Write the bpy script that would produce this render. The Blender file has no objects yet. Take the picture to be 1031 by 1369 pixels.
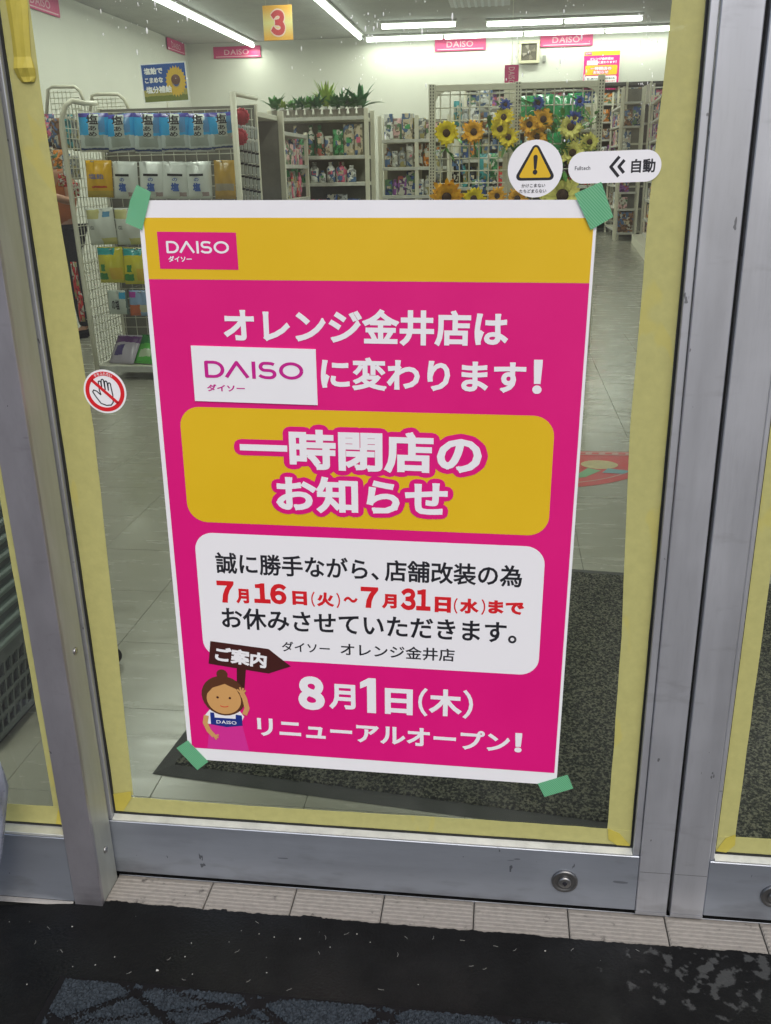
import bpy, math, random
import numpy as np
from mathutils import Vector, Matrix
from mathutils.geometry import delaunay_2d_cdt
random.seed(7)
S = bpy.context.scene
COL = S.collection

# ------------------------------------------------------------------ camera
YAW, PITCH, ROLL = -0.130123833, -0.353182894, -0.0202709285
CAM = Vector((0.1968, -1.2295, 1.140)); FPX = 1233.3; PW, PH = 1031, 1369
fwd = Vector((math.sin(YAW)*math.cos(PITCH), math.cos(YAW)*math.cos(PITCH), math.sin(PITCH)))
r0 = fwd.cross(Vector((0, 0, 1))).normalized(); u0 = r0.cross(fwd)
rgt = r0*math.cos(ROLL)+u0*math.sin(ROLL); upv = -r0*math.sin(ROLL)+u0*math.cos(ROLL)
cd = bpy.data.cameras.new('camera'); cam = bpy.data.objects.new('camera', cd); COL.objects.link(cam)
M = Matrix((rgt, upv, -fwd)).transposed().to_4x4(); M.translation = CAM; cam.matrix_world = M
cd.sensor_fit = 'VERTICAL'; cd.sensor_height = 36; cd.lens = FPX/PH*36
cd.clip_start = .02; cd.clip_end = 500
S.camera = cam

# ------------------------------------------------------------------ daylight
W = bpy.data.worlds.new('World'); S.world = W; W.use_nodes = True
nt = W.node_tree; bg = nt.nodes['Background']
sky = nt.nodes.new('ShaderNodeTexSky'); sky.sky_type = 'NISHITA'; sky.sun_disc = False
SUN_EL, SUN_AZ = math.radians(52), math.radians(160)       # azimuth clockwise from +Y
sky.sun_elevation = SUN_EL; sky.sun_rotation = SUN_AZ
sky.air_density = 1.0; sky.dust_density = 4.0; sky.ozone_density = 1.5
nt.links.new(sky.outputs[0], bg.inputs[0]); bg.inputs[1].default_value = .145
sl = bpy.data.lights.new('sun', 'SUN'); sl.energy = 1.35; sl.angle = math.radians(60); sl.color = (1, .985, .96)
sun = bpy.data.objects.new('sun', sl); COL.objects.link(sun)
sd = Vector((math.sin(SUN_AZ)*math.cos(SUN_EL), math.cos(SUN_AZ)*math.cos(SUN_EL), math.sin(SUN_EL)))
sun.rotation_euler = sd.to_track_quat('Z', 'Y').to_euler(); sun.location = (0, -5, 6)
S.view_settings.view_transform = 'Standard'; S.view_settings.look = 'None'
S.view_settings.exposure = 0; S.view_settings.gamma = 1; S.view_settings.use_curve_mapping = False
S.cycles.use_denoising = True
S.cycles.max_bounces = 6; S.cycles.transparent_max_bounces = 24; S.cycles.sample_clamp_indirect = 4
LAMP_W = 11

# ------------------------------------------------------------------ helpers
def at(px, py, X=None, Y=None, Z=None):
    d = fwd + rgt*((px-PW/2)/FPX) - upv*((py-PH/2)/FPX)
    if Y is not None: t = (Y-CAM.y)/d.y
    elif Z is not None: t = (Z-CAM.z)/d.z
    else: t = (X-CAM.x)/d.x
    return CAM + d*t

def tag(o, label=None, cat=None, group=None, kind=None):
    if label: o['label'] = label
    if cat: o['category'] = cat
    if group: o['group'] = group
    if kind: o['kind'] = kind
    return o

def empty(name, loc=(0, 0, 0), label=None, cat=None, group=None, rot=(0, 0, 0)):
    o = bpy.data.objects.new(name, None); COL.objects.link(o); o.location = loc; o.rotation_euler = rot
    o.empty_display_size = .05
    return tag(o, label, cat, group)

MATS = {}
def mat(name, c, rough=.5, metal=0., var=0., vs=20., bump=0., bs=None, stretch=(1, 1, 1), emit=0., spec=.5, alpha=1., det=6., world=False, dark=None, dthr=.62, ds=3., coat=0.):
    if name in MATS: return MATS[name]
    m = bpy.data.materials.new(name); MATS[name] = m; m.use_nodes = True; t = m.node_tree; n = t.nodes; L = t.links
    b = n['Principled BSDF']; b.inputs['Roughness'].default_value = rough; b.inputs['Metallic'].default_value = metal
    b.inputs['Base Color'].default_value = (*c, 1); b.inputs['Specular IOR Level'].default_value = spec
    b.inputs['Coat Weight'].default_value = coat
    if emit:
        b.inputs['Emission Color'].default_value = (*c, 1); b.inputs['Emission Strength'].default_value = emit
    if var or bump or dark:
        if world:
            g = n.new('ShaderNodeNewGeometry'); src = g.outputs['Position']
        else:
            g = n.new('ShaderNodeTexCoord'); src = g.outputs['Object']
        mp = n.new('ShaderNodeMapping'); mp.inputs['Scale'].default_value = stretch; L.new(src, mp.inputs[0])
    if var:
        no = n.new('ShaderNodeTexNoise'); no.inputs['Scale'].default_value = vs; no.inputs['Detail'].default_value = det
        no.inputs['Roughness'].default_value = .65
        L.new(mp.outputs[0], no.inputs[0])
        mr = n.new('ShaderNodeMapRange'); mr.inputs[1].default_value = .3; mr.inputs[2].default_value = .7
        mr.inputs[3].default_value = 1-var; mr.inputs[4].default_value = 1+var; L.new(no.outputs[0], mr.inputs[0])
        mx = n.new('ShaderNodeVectorMath'); mx.operation = 'SCALE'; mx.inputs[0].default_value = c
        L.new(mr.outputs[0], mx.inputs['Scale']); out = mx.outputs[0]
        if dark:
            n2 = n.new('ShaderNodeTexNoise'); n2.inputs['Scale'].default_value = ds; n2.inputs['Detail'].default_value = 9; n2.inputs['Roughness'].default_value = .7
            L.new(mp.outputs[0], n2.inputs[0])
            m2 = n.new('ShaderNodeMapRange'); m2.inputs[1].default_value = dthr; m2.inputs[2].default_value = dthr+.08; L.new(n2.outputs[0], m2.inputs[0])
            mm = n.new('ShaderNodeMix'); mm.data_type = 'RGBA'; L.new(m2.outputs[0], mm.inputs[0]); L.new(out, mm.inputs[6]); mm.inputs[7].default_value = (*dark, 1)
            out = mm.outputs[2]
        L.new(out, b.inputs['Base Color'])
        r2 = n.new('ShaderNodeMapRange'); r2.inputs[1].default_value = .3; r2.inputs[2].default_value = .7
        r2.inputs[3].default_value = max(0, rough-.08); r2.inputs[4].default_value = min(1, rough+.08); L.new(no.outputs[0], r2.inputs[0]); L.new(r2.outputs[0], b.inputs['Roughness'])
    if bump:
        nb = n.new('ShaderNodeTexNoise'); nb.inputs['Scale'].default_value = bs or vs; nb.inputs['Detail'].default_value = 4; L.new(mp.outputs[0], nb.inputs[0])
        bp = n.new('ShaderNodeBump'); bp.inputs['Strength'].default_value = bump; bp.inputs['Distance'].default_value = .002; L.new(nb.outputs[0], bp.inputs['Height']); L.new(bp.outputs[0], b.inputs['Normal'])
    if alpha < 1:
        b.inputs['Alpha'].default_value = alpha
    return m

class MB:
    def __init__(s): s.v = []; s.f = []; s.sm = []
    def add(s, vs, fs, smooth=False):
        k = len(s.v); s.v += [tuple(v) for v in vs]
        for f in fs: s.f.append(tuple(k+i for i in f)); s.sm.append(smooth)
        return s
    def box(s, a, b, rz=0, c=None, M=None):
        x0, y0, z0 = a; x1, y1, z1 = b
        vs = [Vector(p) for p in ((x0, y0, z0), (x1, y0, z0), (x1, y1, z0), (x0, y1, z0), (x0, y0, z1), (x1, y0, z1), (x1, y1, z1), (x0, y1, z1))]
        if M is not None: vs = [M @ v for v in vs]
        return s.add(vs, [(0, 3, 2, 1), (4, 5, 6, 7), (0, 1, 5, 4), (1, 2, 6, 5), (2, 3, 7, 6), (3, 0, 4, 7)])
    def bbox(s, a, b, r=.003):     # box with bevelled vertical-and-horizontal edges (chamfer)
        x0, y0, z0 = a; x1, y1, z1 = b
        r = min(r, (x1-x0)/2.01, (y1-y0)/2.01, (z1-z0)/2.01)
        rings = []
        for z, k in ((z0, r), (z0+r, 0), (z1-r, 0), (z1, r)):
            xa, xb, ya, yb = x0+k, x1-k, y0+k, y1-k; q = r if k == 0 else 0.3*r
            rings.append([(xa+q, ya, z), (xb-q, ya, z), (xb, ya+q, z), (xb, yb-q, z), (xb-q, yb, z), (xa+q, yb, z), (xa, yb-q, z), (xa, ya+q, z)])
        vs = [p for R in rings for p in R]; fs = [tuple(range(7, -1, -1)), tuple(range(24, 32))]
        for i in range(3):
            for j in range(8): fs.append((i*8+j, i*8+(j+1) % 8, (i+1)*8+(j+1) % 8, (i+1)*8+j))
        return s.add(vs, fs)
    def tube(s, pts, r, n=8, cap=True, smooth=True):
        pts = [Vector(p) for p in pts]; rs = r if isinstance(r, (list, tuple)) else [r]*len(pts)
        vs = []; fs = []; prev = None
        for i, p in enumerate(pts):
            d = (pts[min(i+1, len(pts)-1)]-pts[max(i-1, 0)]).normalized()
            if prev is None:
                a = Vector((0, 0, 1)) if abs(d.z) < .9 else Vector((1, 0, 0)); x = d.cross(a).normalized()
            else: x = (prev-d*prev.dot(d)).normalized()
            prev = x; y = d.cross(x)
            for k in range(n):
                th = 2*math.pi*k/n; vs.append(p+(x*math.cos(th)+y*math.sin(th))*rs[i])
        for i in range(len(pts)-1):
            for k in range(n): fs.append((i*n+k, i*n+(k+1) % n, (i+1)*n+(k+1) % n, (i+1)*n+k))
        s.add(vs, fs, smooth)
        if cap:
            k = len(s.v)-len(vs); s.f.append(tuple(k+i for i in range(n-1, -1, -1))); s.f.append(tuple(k+(len(pts)-1)*n+i for i in range(n))); s.sm += [False, False]
        return s
    def lathe(s, prof, c=(0, 0, 0), n=16, axis='Z', smooth=True):
        c = Vector(c); vs = []; fs = []
        for r, h in prof:
            for k in range(n):
                th = 2*math.pi*k/n; a, b = r*math.cos(th), r*math.sin(th)
                vs.append(c+(Vector((a, b, h)) if axis == 'Z' else Vector((a, h, b)) if axis == 'Y' else Vector((h, a, b))))
        for i in range(len(prof)-1):
            for k in range(n): fs.append((i*n+k, i*n+(k+1) % n, (i+1)*n+(k+1) % n, (i+1)*n+k))
        fs.append(tuple(range(n-1, -1, -1))); fs.append(tuple((len(prof)-1)*n+k for k in range(n)))
        return s.add(vs, fs, smooth)
    def prism(s, poly, y0, y1, M=None):   # polygon in XZ, thickness along Y
        n = len(poly); vs = [Vector((x, y0, z)) for x, z in poly]+[Vector((x, y1, z)) for x, z in poly]
        if M is not None: vs = [M @ v for v in vs]
        fs = [tuple(range(n)), tuple(range(2*n-1, n-1, -1))]+[(i, i+n, (i+1) % n+n, (i+1) % n) for i in range(n)]
        return s.add(vs, fs)
    def slab(s, poly, z0, z1):            # polygon in XY, thickness along Z
        n = len(poly); vs = [(x, y, z0) for x, y in poly]+[(x, y, z1) for x, y in poly]
        return s.add(vs, [tuple(range(n-1, -1, -1)), tuple(range(n, 2*n))]+[(i, (i+1) % n, (i+1) % n+n, i+n) for i in range(n)])
    def build(s, name, m, parent=None, label=None, cat=None, group=None, kind=None, local=False, loc=None):
        me = bpy.data.meshes.new(name); off = Vector((0, 0, 0))
        inv = None
        if parent is not None and not local:
            p = parent; root = Matrix.Identity(4)
            while p is not None:
                root = Matrix.LocRotScale(p.location, p.rotation_euler, None) @ root; p = p.parent
            inv = root.inverted()
        if loc is not None: off = Vector(loc)
        vs = s.v
        if inv is not None: vs = [tuple(inv @ Vector(v)) for v in vs]
        elif loc is not None: vs = [tuple(Vector(v)-off) for v in vs]
        me.from_pydata(vs, [], s.f); me.polygons.foreach_set('use_smooth', s.sm); me.materials.append(m); me.update()
        o = bpy.data.objects.new(name, me); COL.objects.link(o); o.parent = parent
        if loc is not None and parent is None: o.location = off
        return tag(o, label, cat, group, kind)

def dup(o, loc=None, rot=None, label=None, group=None, parent=None):
    c = o.copy(); COL.objects.link(c); c.parent = parent
    if loc is not None: c.location = loc
    if rot is not None: c.rotation_euler = rot
    if label: c['label'] = label
    if group: c['group'] = group
    for ch in [x for x in KIDS(o)]: dup(ch, parent=c)
    return c
def KIDS(o): return [x for x in bpy.data.objects if x.parent == o]

# ---- lettering: outlines of the built-in font, thickened and merged into one flat sheet
def union(polys):
    vs = []; fs = []; ed = []
    for p in polys:
        k = len(vs); vs += [Vector(q) for q in p]; fs.append(list(range(k, k+len(p))))
    r = delaunay_2d_cdt(vs, ed, fs, 0, 1e-5)
    v = np.array([(a.x, a.y) for a in r[0]]); f = np.array([t for t in r[2] if len(t) == 3], dtype=int)
    c = v[f].mean(1); A = v[f]; area = np.abs((A[:, 1, 0]-A[:, 0, 0])*(A[:, 2, 1]-A[:, 0, 1])-(A[:, 1, 1]-A[:, 0, 1])*(A[:, 2, 0]-A[:, 0, 0]))
    keep = np.zeros(len(f), bool)
    for p in polys:
        p = np.array(p); lo = p.min(0); hi = p.max(0)
        k = np.nonzero((~keep) & (c[:, 0] >= lo[0]) & (c[:, 0] <= hi[0]) & (c[:, 1] >= lo[1]) & (c[:, 1] <= hi[1]))[0]
        if not len(k): continue
        ins = np.ones(len(k), bool); q = c[k]
        for i in range(len(p)):
            a, b = p[i], p[(i+1) % len(p)]; ins &= ((b[0]-a[0])*(q[:, 1]-a[1])-(b[1]-a[1])*(q[:, 0]-a[0])) >= -1e-9
        keep[k[ins]] = True
    keep &= area > 1e-10
    used, inv = np.unique(f[keep], return_inverse=True); f2 = inv.reshape(-1, 3)
    return [tuple(map(float, a)) for a in v[used]], [tuple(map(int, t)) for t in f2]
def ccw(p):
    a = sum(p[i][0]*p[(i+1) % len(p)][1]-p[(i+1) % len(p)][0]*p[i][1] for i in range(len(p)))
    return p if a > 0 else p[::-1]
def disc(c, r, n=10): return [(c[0]+r*math.cos(2*math.pi*k/n), c[1]+r*math.sin(2*math.pi*k/n)) for k in range(n)]
GC = {}
def glyph(ch, bold, rnd=False):
    key = (ch, bold, rnd)
    if key in GC: return GC[key]
    cu = bpy.data.curves.new('t', 'FONT'); cu.body = ch; cu.size = 1; cu.resolution_u = 3
    o = bpy.data.objects.new('t', cu); COL.objects.link(o)
    dg = bpy.context.evaluated_depsgraph_get(); dg.update()
    me = bpy.data.meshes.new_from_object(o.evaluated_get(dg)); adv = 1.0
    vs = [(v.co.x, v.co.y) for v in me.vertices]; fs = [tuple(p.vertices) for p in me.polygons]
    bpy.data.objects.remove(o); bpy.data.curves.remove(cu); bpy.data.meshes.remove(me)
    # weld
    mp = {}; idx = []
    for v in vs:
        k = (round(v[0], 5), round(v[1], 5)); idx.append(mp.setdefault(k, len(mp)))
    pts = list(mp.keys()); fs = [tuple(idx[i] for i in f) for f in fs]; fs = [f for f in fs if len(set(f)) == len(f)]
    if bold > 0 and fs:
        cnt = {}
        for f in fs:
            for i in range(len(f)):
                a, b = f[i], f[(i+1) % len(f)]; cnt.setdefault((min(a, b), max(a, b)), []).append((a, b))
        be = [e[0] for e in cnt.values() if len(e) == 1]
        nb = {}
        for a, b in be: nb.setdefault(a, []).append(b); nb.setdefault(b, []).append(a)
        def sharp(i, j):
            for k in nb[i]:
                if k != j:
                    d1 = Vector(pts[i])-Vector(pts[j]); d2 = Vector(pts[k])-Vector(pts[i])
                    if d1.length > 1e-6 and d2.length > 1e-6 and d1.angle(d2) > .7: return True
            return False
        # simplify nearly straight runs of outline vertices is left to the union; joints get a disc only where the outline turns
        polys = [ccw([pts[i] for i in f]) for f in fs]
        for a, b in be:
            A, B = Vector(pts[a]), Vector(pts[b]); d = B-A
            if d.length < 1e-6: continue
            d.normalize(); n = Vector((-d.y, d.x))*bold
            A2 = A-d*bold if (not rnd and sharp(a, b)) else A; B2 = B+d*bold if (not rnd and sharp(b, a)) else B
            polys.append(ccw([tuple(A2+n), tuple(B2+n), tuple(B2-n), tuple(A2-n)]))
        for i in nb:
            q = nb[i]
            if len(q) == 2:
                d1 = Vector(pts[i])-Vector(pts[q[0]]); d2 = Vector(pts[q[1]])-Vector(pts[i])
                if d1.length > 1e-6 and d2.length > 1e-6 and d1.angle(d2) < .05: continue
            polys.append(disc(pts[i], bold, 12 if rnd else 6))
        pts, fs = union(polys)
    GC[key] = (pts, fs); return GC[key]
def text2d(s, bold=.0, rnd=False, track=0.):
    if s in ('１６', '３１'): track = -.38
    V = []; F = []; x = 0
    # measure advance by laying out with the font itself
    for ch in s:
        if ch in ' \u3000': x += 1.0 if ch == '\u3000' else .35; continue
        p, f = glyph(ch, bold, rnd)
        k = len(V)
        full = ord(ch) > 0x2000
        if full: ox = x; w = 1.0
        else:
            mn = min(a[0] for a in p); mx = max(a[0] for a in p); ox = x-mn+.03; w = mx-mn+.09
        if ch in '、。': w = .62; ox = x
        V += [(a+ox, b) for a, b in p]; F += [tuple(k+i for i in t) for t in f]; x += w+track
    return V, F
def fit(V, x0, x1, y0, y1):
    a0 = min(v[0] for v in V); a1 = max(v[0] for v in V); b0 = min(v[1] for v in V); b1 = max(v[1] for v in V)
    return [(x0+(v[0]-a0)/(a1-a0)*(x1-x0), y0+(v[1]-b0)/(b1-b0)*(y1-y0)) for v in V]
def flat(V, F, dy, sc=.001, u0=0, M=None):
    """2D mm sheet -> MB in the XZ plane, facing -Y, dy metres off the plane"""
    m = MB(); vs = [Vector(((x-u0)*sc, -dy, z*sc)) for x, z in V]
    if M is not None: vs = [M @ v for v in vs]
    return m.add(vs, F)
def strokes(lines, w):
    polys = []
    for L in lines:
        for i in range(len(L)-1):
            A, B = Vector(L[i]), Vector(L[i+1]); d = (B-A).normalized(); n = Vector((-d.y, d.x))*w/2
            polys.append(ccw([tuple(A+n), tuple(B+n), tuple(B-n), tuple(A-n)]))
            if i: polys.append(disc(L[i], w/2, 12))
    return union(polys)
def arc(cx, cy, rx, ry, a0, a1, n=10):
    return [(cx+rx*math.cos(math.radians(a0+(a1-a0)*k/n)), cy+ry*math.sin(math.radians(a0+(a1-a0)*k/n))) for k in range(n+1)]
def logo_letters():
    w = .17; L = []; h = 1-w/2; b = w/2
    L += [[(b, b), (b, h), (.42, h)]+arc(.42, .5, .42, h-.5, 90, -90)[1:]+[(b, b), (b, .3)]]
    L += [[(1.0, .05), (1.5, .93), (2.0, .05)]]
    L += [[(2.28, 0), (2.28, 1)]]
    L += [[(3.22, .84)]+[(3.1, .9), (2.95, h), (2.8, h)]+arc(2.8, .71, .2, h-.71, 90, 270)[1:]+[(3.0, .5)]+arc(3.0, .29, .24, .21, 90, -90)[1:]+[(2.8, b), (2.62, .15), (2.54, .22)]]
    L += [arc(4.0, .5, .47, h-.5, 0, 360, 28)]
    return strokes(L, w)
def rrect(x0, x1, y0, y1, r, n=6):
    return arc(x1-r, y1-r, r, r, 0, 90, n)+arc(x0+r, y1-r, r, r, 90, 180, n)+arc(x0+r, y0+r, r, r, 180, 270, n)+arc(x1-r, y0+r, r, r, 270, 360, n)

# ------------------------------------------------------------------ materials
def alu(name, c, seed=0., st=(1, 1, 1)):
    m = mat(name, c, rough=.40, metal=.7, var=.03, vs=16, bump=.02, bs=60, stretch=st, world=True, dark=tuple(x*.84 for x in c), dthr=.60, ds=4)
    n = m.node_tree.nodes; L = m.node_tree.links; b = n['Principled BSDF']; src = b.inputs['Base Color'].links[0].from_socket; g = n.new('ShaderNodeNewGeometry')
    # fine brush lines, cloudy water marks, small knocks
    for sc, st2, lo, hi, k, col in ((260, tuple(min(1, x) for x in st), .50, .75, .16, tuple(x*.70 for x in c)), (7, (1, 1, 1), .48, .70, .55, tuple(min(1, x*1.25) for x in c)), (11, tuple(min(1, x) for x in st), .48, .66, .45, tuple(x*.72 for x in c)), (75, (1, 1, .45), .735, .745, .75, tuple(x*.22 for x in c)), (34, (.3, 1, 1.6), .745, .75, .6, tuple(x*.3 for x in c))):
        mp = n.new('ShaderNodeMapping'); mp.inputs['Scale'].default_value = st2; mp.inputs['Location'].default_value = (sc*.013, .3, .7); L.new(g.outputs['Position'], mp.inputs[0])
        no = n.new('ShaderNodeTexNoise'); no.inputs['Scale'].default_value = sc; no.inputs['Detail'].default_value = 3; L.new(mp.outputs[0], no.inputs[0])
        r = n.new('ShaderNodeMapRange'); r.inputs[1].default_value = lo; r.inputs[2].default_value = hi; r.inputs[4].default_value = k; L.new(no.outputs[0], r.inputs[0])
        mx = n.new('ShaderNodeMix'); mx.data_type = 'RGBA'; L.new(r.outputs[0], mx.inputs[0]); L.new(src, mx.inputs[6]); mx.inputs[7].default_value = (*col, 1); src = mx.outputs[2]
    # grime gathered near the foot of the frame
    sx = n.new('ShaderNodeSeparateXYZ'); L.new(g.outputs['Position'], sx.inputs[0]); gn = n.new('ShaderNodeTexNoise'); gn.inputs['Scale'].default_value = 30; gn.inputs['Detail'].default_value = 8; gm = n.new('ShaderNodeMapping'); gm.inputs['Scale'].default_value = (.45, 1, 1.5); L.new(g.outputs['Position'], gm.inputs[0]); L.new(gm.outputs[0], gn.inputs[0])
    h = n.new('ShaderNodeMapRange'); h.inputs[1].default_value = .0; h.inputs[2].default_value = .055; h.inputs[3].default_value = .34; h.inputs[4].default_value = 0; L.new(sx.outputs[2], h.inputs[0])
    ad = n.new('ShaderNodeMath'); ad.operation = 'ADD'; L.new(h.outputs[0], ad.inputs[0]); L.new(gn.outputs[0], ad.inputs[1]); q = n.new('ShaderNodeMapRange'); q.inputs[1].default_value = .62; q.inputs[2].default_value = 1.0; q.inputs[4].default_value = .5; L.new(ad.outputs[0], q.inputs[0])
    mx = n.new('ShaderNodeMix'); mx.data_type = 'RGBA'; L.new(q.outputs[0], mx.inputs[0]); L.new(src, mx.inputs[6]); mx.inputs[7].default_value = (.10, .095, .085, 1); src = mx.outputs[2]
    L.new(src, b.inputs['Base Color'])
    return m
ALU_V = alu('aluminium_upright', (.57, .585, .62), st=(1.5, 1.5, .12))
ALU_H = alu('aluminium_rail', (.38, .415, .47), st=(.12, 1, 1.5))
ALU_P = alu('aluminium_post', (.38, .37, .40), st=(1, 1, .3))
ALU_B = mat('aluminium_bead_bright', (.62, .64, .60), rough=.35, metal=.5, var=.1, vs=30, world=True)
GASK = mat('rubber_gasket', (.012, .013, .012), rough=.6)
BLACK = mat('black_rubber', (.006, .006, .007), rough=.7, spec=.15, var=.3, vs=40)
PAPER = mat('white_paper', (.84, .84, .865), rough=.5, var=.02, vs=8, bump=.5, bs=4.5, world=True)
MAG = mat('magenta_print', (.72, .008, .20), rough=.36, var=.03, vs=4, bump=.5, bs=4.5, world=True)
YEL = mat('yellow_print', (.74, .48, .014), rough=.36, var=.03, vs=4, bump=.5, bs=4.5, world=True)
INK = mat('black_ink', (.012, .012, .018), rough=.5)
REDI = mat('red_ink', (.66, .012, .02), rough=.45)
WINK = mat('white_print', (.84, .84, .865), rough=.45)
LOGOM = mat('purple_magenta_ink', (.55, .01, .26), rough=.45)
BROWN = mat('brown_print', (.055, .012, .010), rough=.45)
NAVY = mat('navy_print', (.012, .03, .22), rough=.45)
SKINP = mat('skin_tone_print', (.62, .34, .12), rough=.45)
PINK2 = mat('pink_print', (.66, .03, .30), rough=.45)
CREAM = mat('cream_enamel', (.68, .65, .53), rough=.45, var=.05, vs=15)
CREAM2 = mat('cream_shelf_board', (.62, .60, .50), rough=.5, var=.06, vs=12)
WALLM = mat('painted_white_wall', (.54, .535, .48), rough=.8, var=.04, vs=1.2, world=True, bump=.05, bs=40)
def tape_mat(name, c, al):
    m = mat(name, c, rough=.62, var=.06, vs=70, bump=.5, bs=32, alpha=al, world=True, det=3)
    n = m.node_tree.nodes; L = m.node_tree.links; b = n['Principled BSDF']; src = b.inputs['Base Color'].links[0].from_socket
    g = n.new('ShaderNodeNewGeometry'); mp = n.new('ShaderNodeMapping'); mp.inputs['Scale'].default_value = (1, 1, .35); mp.inputs['Rotation'].default_value = (0, .5, 0); L.new(g.outputs['Position'], mp.inputs[0])
    no = n.new('ShaderNodeTexNoise'); no.inputs['Scale'].default_value = 17; no.inputs['Detail'].default_value = 2; no.inputs['Distortion'].default_value = 1.2; L.new(mp.outputs[0], no.inputs[0])
    r = n.new('ShaderNodeMapRange'); r.inputs[1].default_value = .66; r.inputs[2].default_value = .70; L.new(no.outputs[0], r.inputs[0]); r.inputs[4].default_value = .55
    mx = n.new('ShaderNodeMix'); mx.data_type = 'RGBA'; L.new(r.outputs[0], mx.inputs[0]); L.new(src, mx.inputs[6]); mx.inputs[7].default_value = (.52, .47, .12, 1); L.new(mx.outputs[2], b.inputs['Base Color'])
    return m
TAPE = tape_mat('yellow_masking_tape', (.47, .455, .17), .92)
TAPE2 = tape_mat('yellow_tape_double_layer', (.50, .43, .07), .96)
def green_tape():
    m = mat('green_cloth_tape', (.10, .47, .19), rough=.45, alpha=.70)
    n = m.node_tree.nodes; L = m.node_tree.links; b = n['Principled BSDF']
    g = n.new('ShaderNodeNewGeometry'); w = n.new('ShaderNodeTexWave'); w.bands_direction = 'DIAGONAL'; w.inputs['Scale'].default_value = 160; L.new(g.outputs['Position'], w.inputs[0])
    mx = n.new('ShaderNodeMix'); mx.data_type = 'RGBA'; mx.inputs[6].default_value = (.10, .44, .20, 1); mx.inputs[7].default_value = (.24, .60, .36, 1); L.new(w.outputs[1], mx.inputs[0]); L.new(mx.outputs[2], b.inputs['Base Color'])
    return m
GTAPE = green_tape()
def glass():
    m = bpy.data.materials.new('window_glass'); m.use_nodes = True; t = m.node_tree; n = t.nodes; L = t.links
    n.remove(n['Principled BSDF']); out = n['Material Output']
    tr = n.new('ShaderNodeBsdfTransparent'); tr.inputs[0].default_value = (.93, .965, .94, 1)
    gl = n.new('ShaderNodeBsdfGlossy'); gl.inputs['Roughness'].default_value = .0; fr = n.new('ShaderNodeFresnel'); fr.inputs[0].default_value = 1.5
    ge = n.new('ShaderNodeNewGeometry'); mu = n.new('ShaderNodeMath'); mu.operation = 'MULTIPLY'; inv = n.new('ShaderNodeMath'); inv.operation = 'SUBTRACT'; inv.inputs[0].default_value = 1
    L.new(ge.outputs['Backfacing'], inv.inputs[1]); L.new(fr.outputs[0], mu.inputs[0]); L.new(inv.outputs[0], mu.inputs[1])
    # dust and smear film on the outer face, also painting in the reflected veil
    df = n.new('ShaderNodeBsdfDiffuse'); df.inputs[0].default_value = (.8, .8, .8, 1); mp = n.new('ShaderNodeMapping'); mp.inputs['Scale'].default_value = (1.6, 1, .7); mp.inputs['Rotation'].default_value = (0, .7, 0); L.new(ge.outputs['Position'], mp.inputs[0])
    no = n.new('ShaderNodeTexNoise'); no.inputs['Scale'].default_value = 3.5; no.inputs['Detail'].default_value = 7; no.inputs['Distortion'].default_value = 1.5; L.new(mp.outputs[0], no.inputs[0])
    dr = n.new('ShaderNodeMapRange'); dr.inputs[1].default_value = .3; dr.inputs[2].default_value = .75; dr.inputs[3].default_value = .003; dr.inputs[4].default_value = .036; L.new(no.outputs[0], dr.inputs[0])
    dm_ = n.new('ShaderNodeMath'); dm_.operation = 'MULTIPLY'; L.new(dr.outputs[0], dm_.inputs[0]); L.new(inv.outputs[0], dm_.inputs[1])
    m0 = n.new('ShaderNodeMixShader'); L.new(dm_.outputs[0], m0.inputs[0]); L.new(tr.outputs[0], m0.inputs[1]); L.new(df.outputs[0], m0.inputs[2]); tr = m0
    mx = n.new('ShaderNodeMixShader'); L.new(mu.outputs[0], mx.inputs[0]); L.new(tr.outputs[0], mx.inputs[1]); L.new(gl.outputs[0], mx.inputs[2]); L.new(mx.outputs[0], out.inputs[0])
    return m
GLASS = glass()

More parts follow.
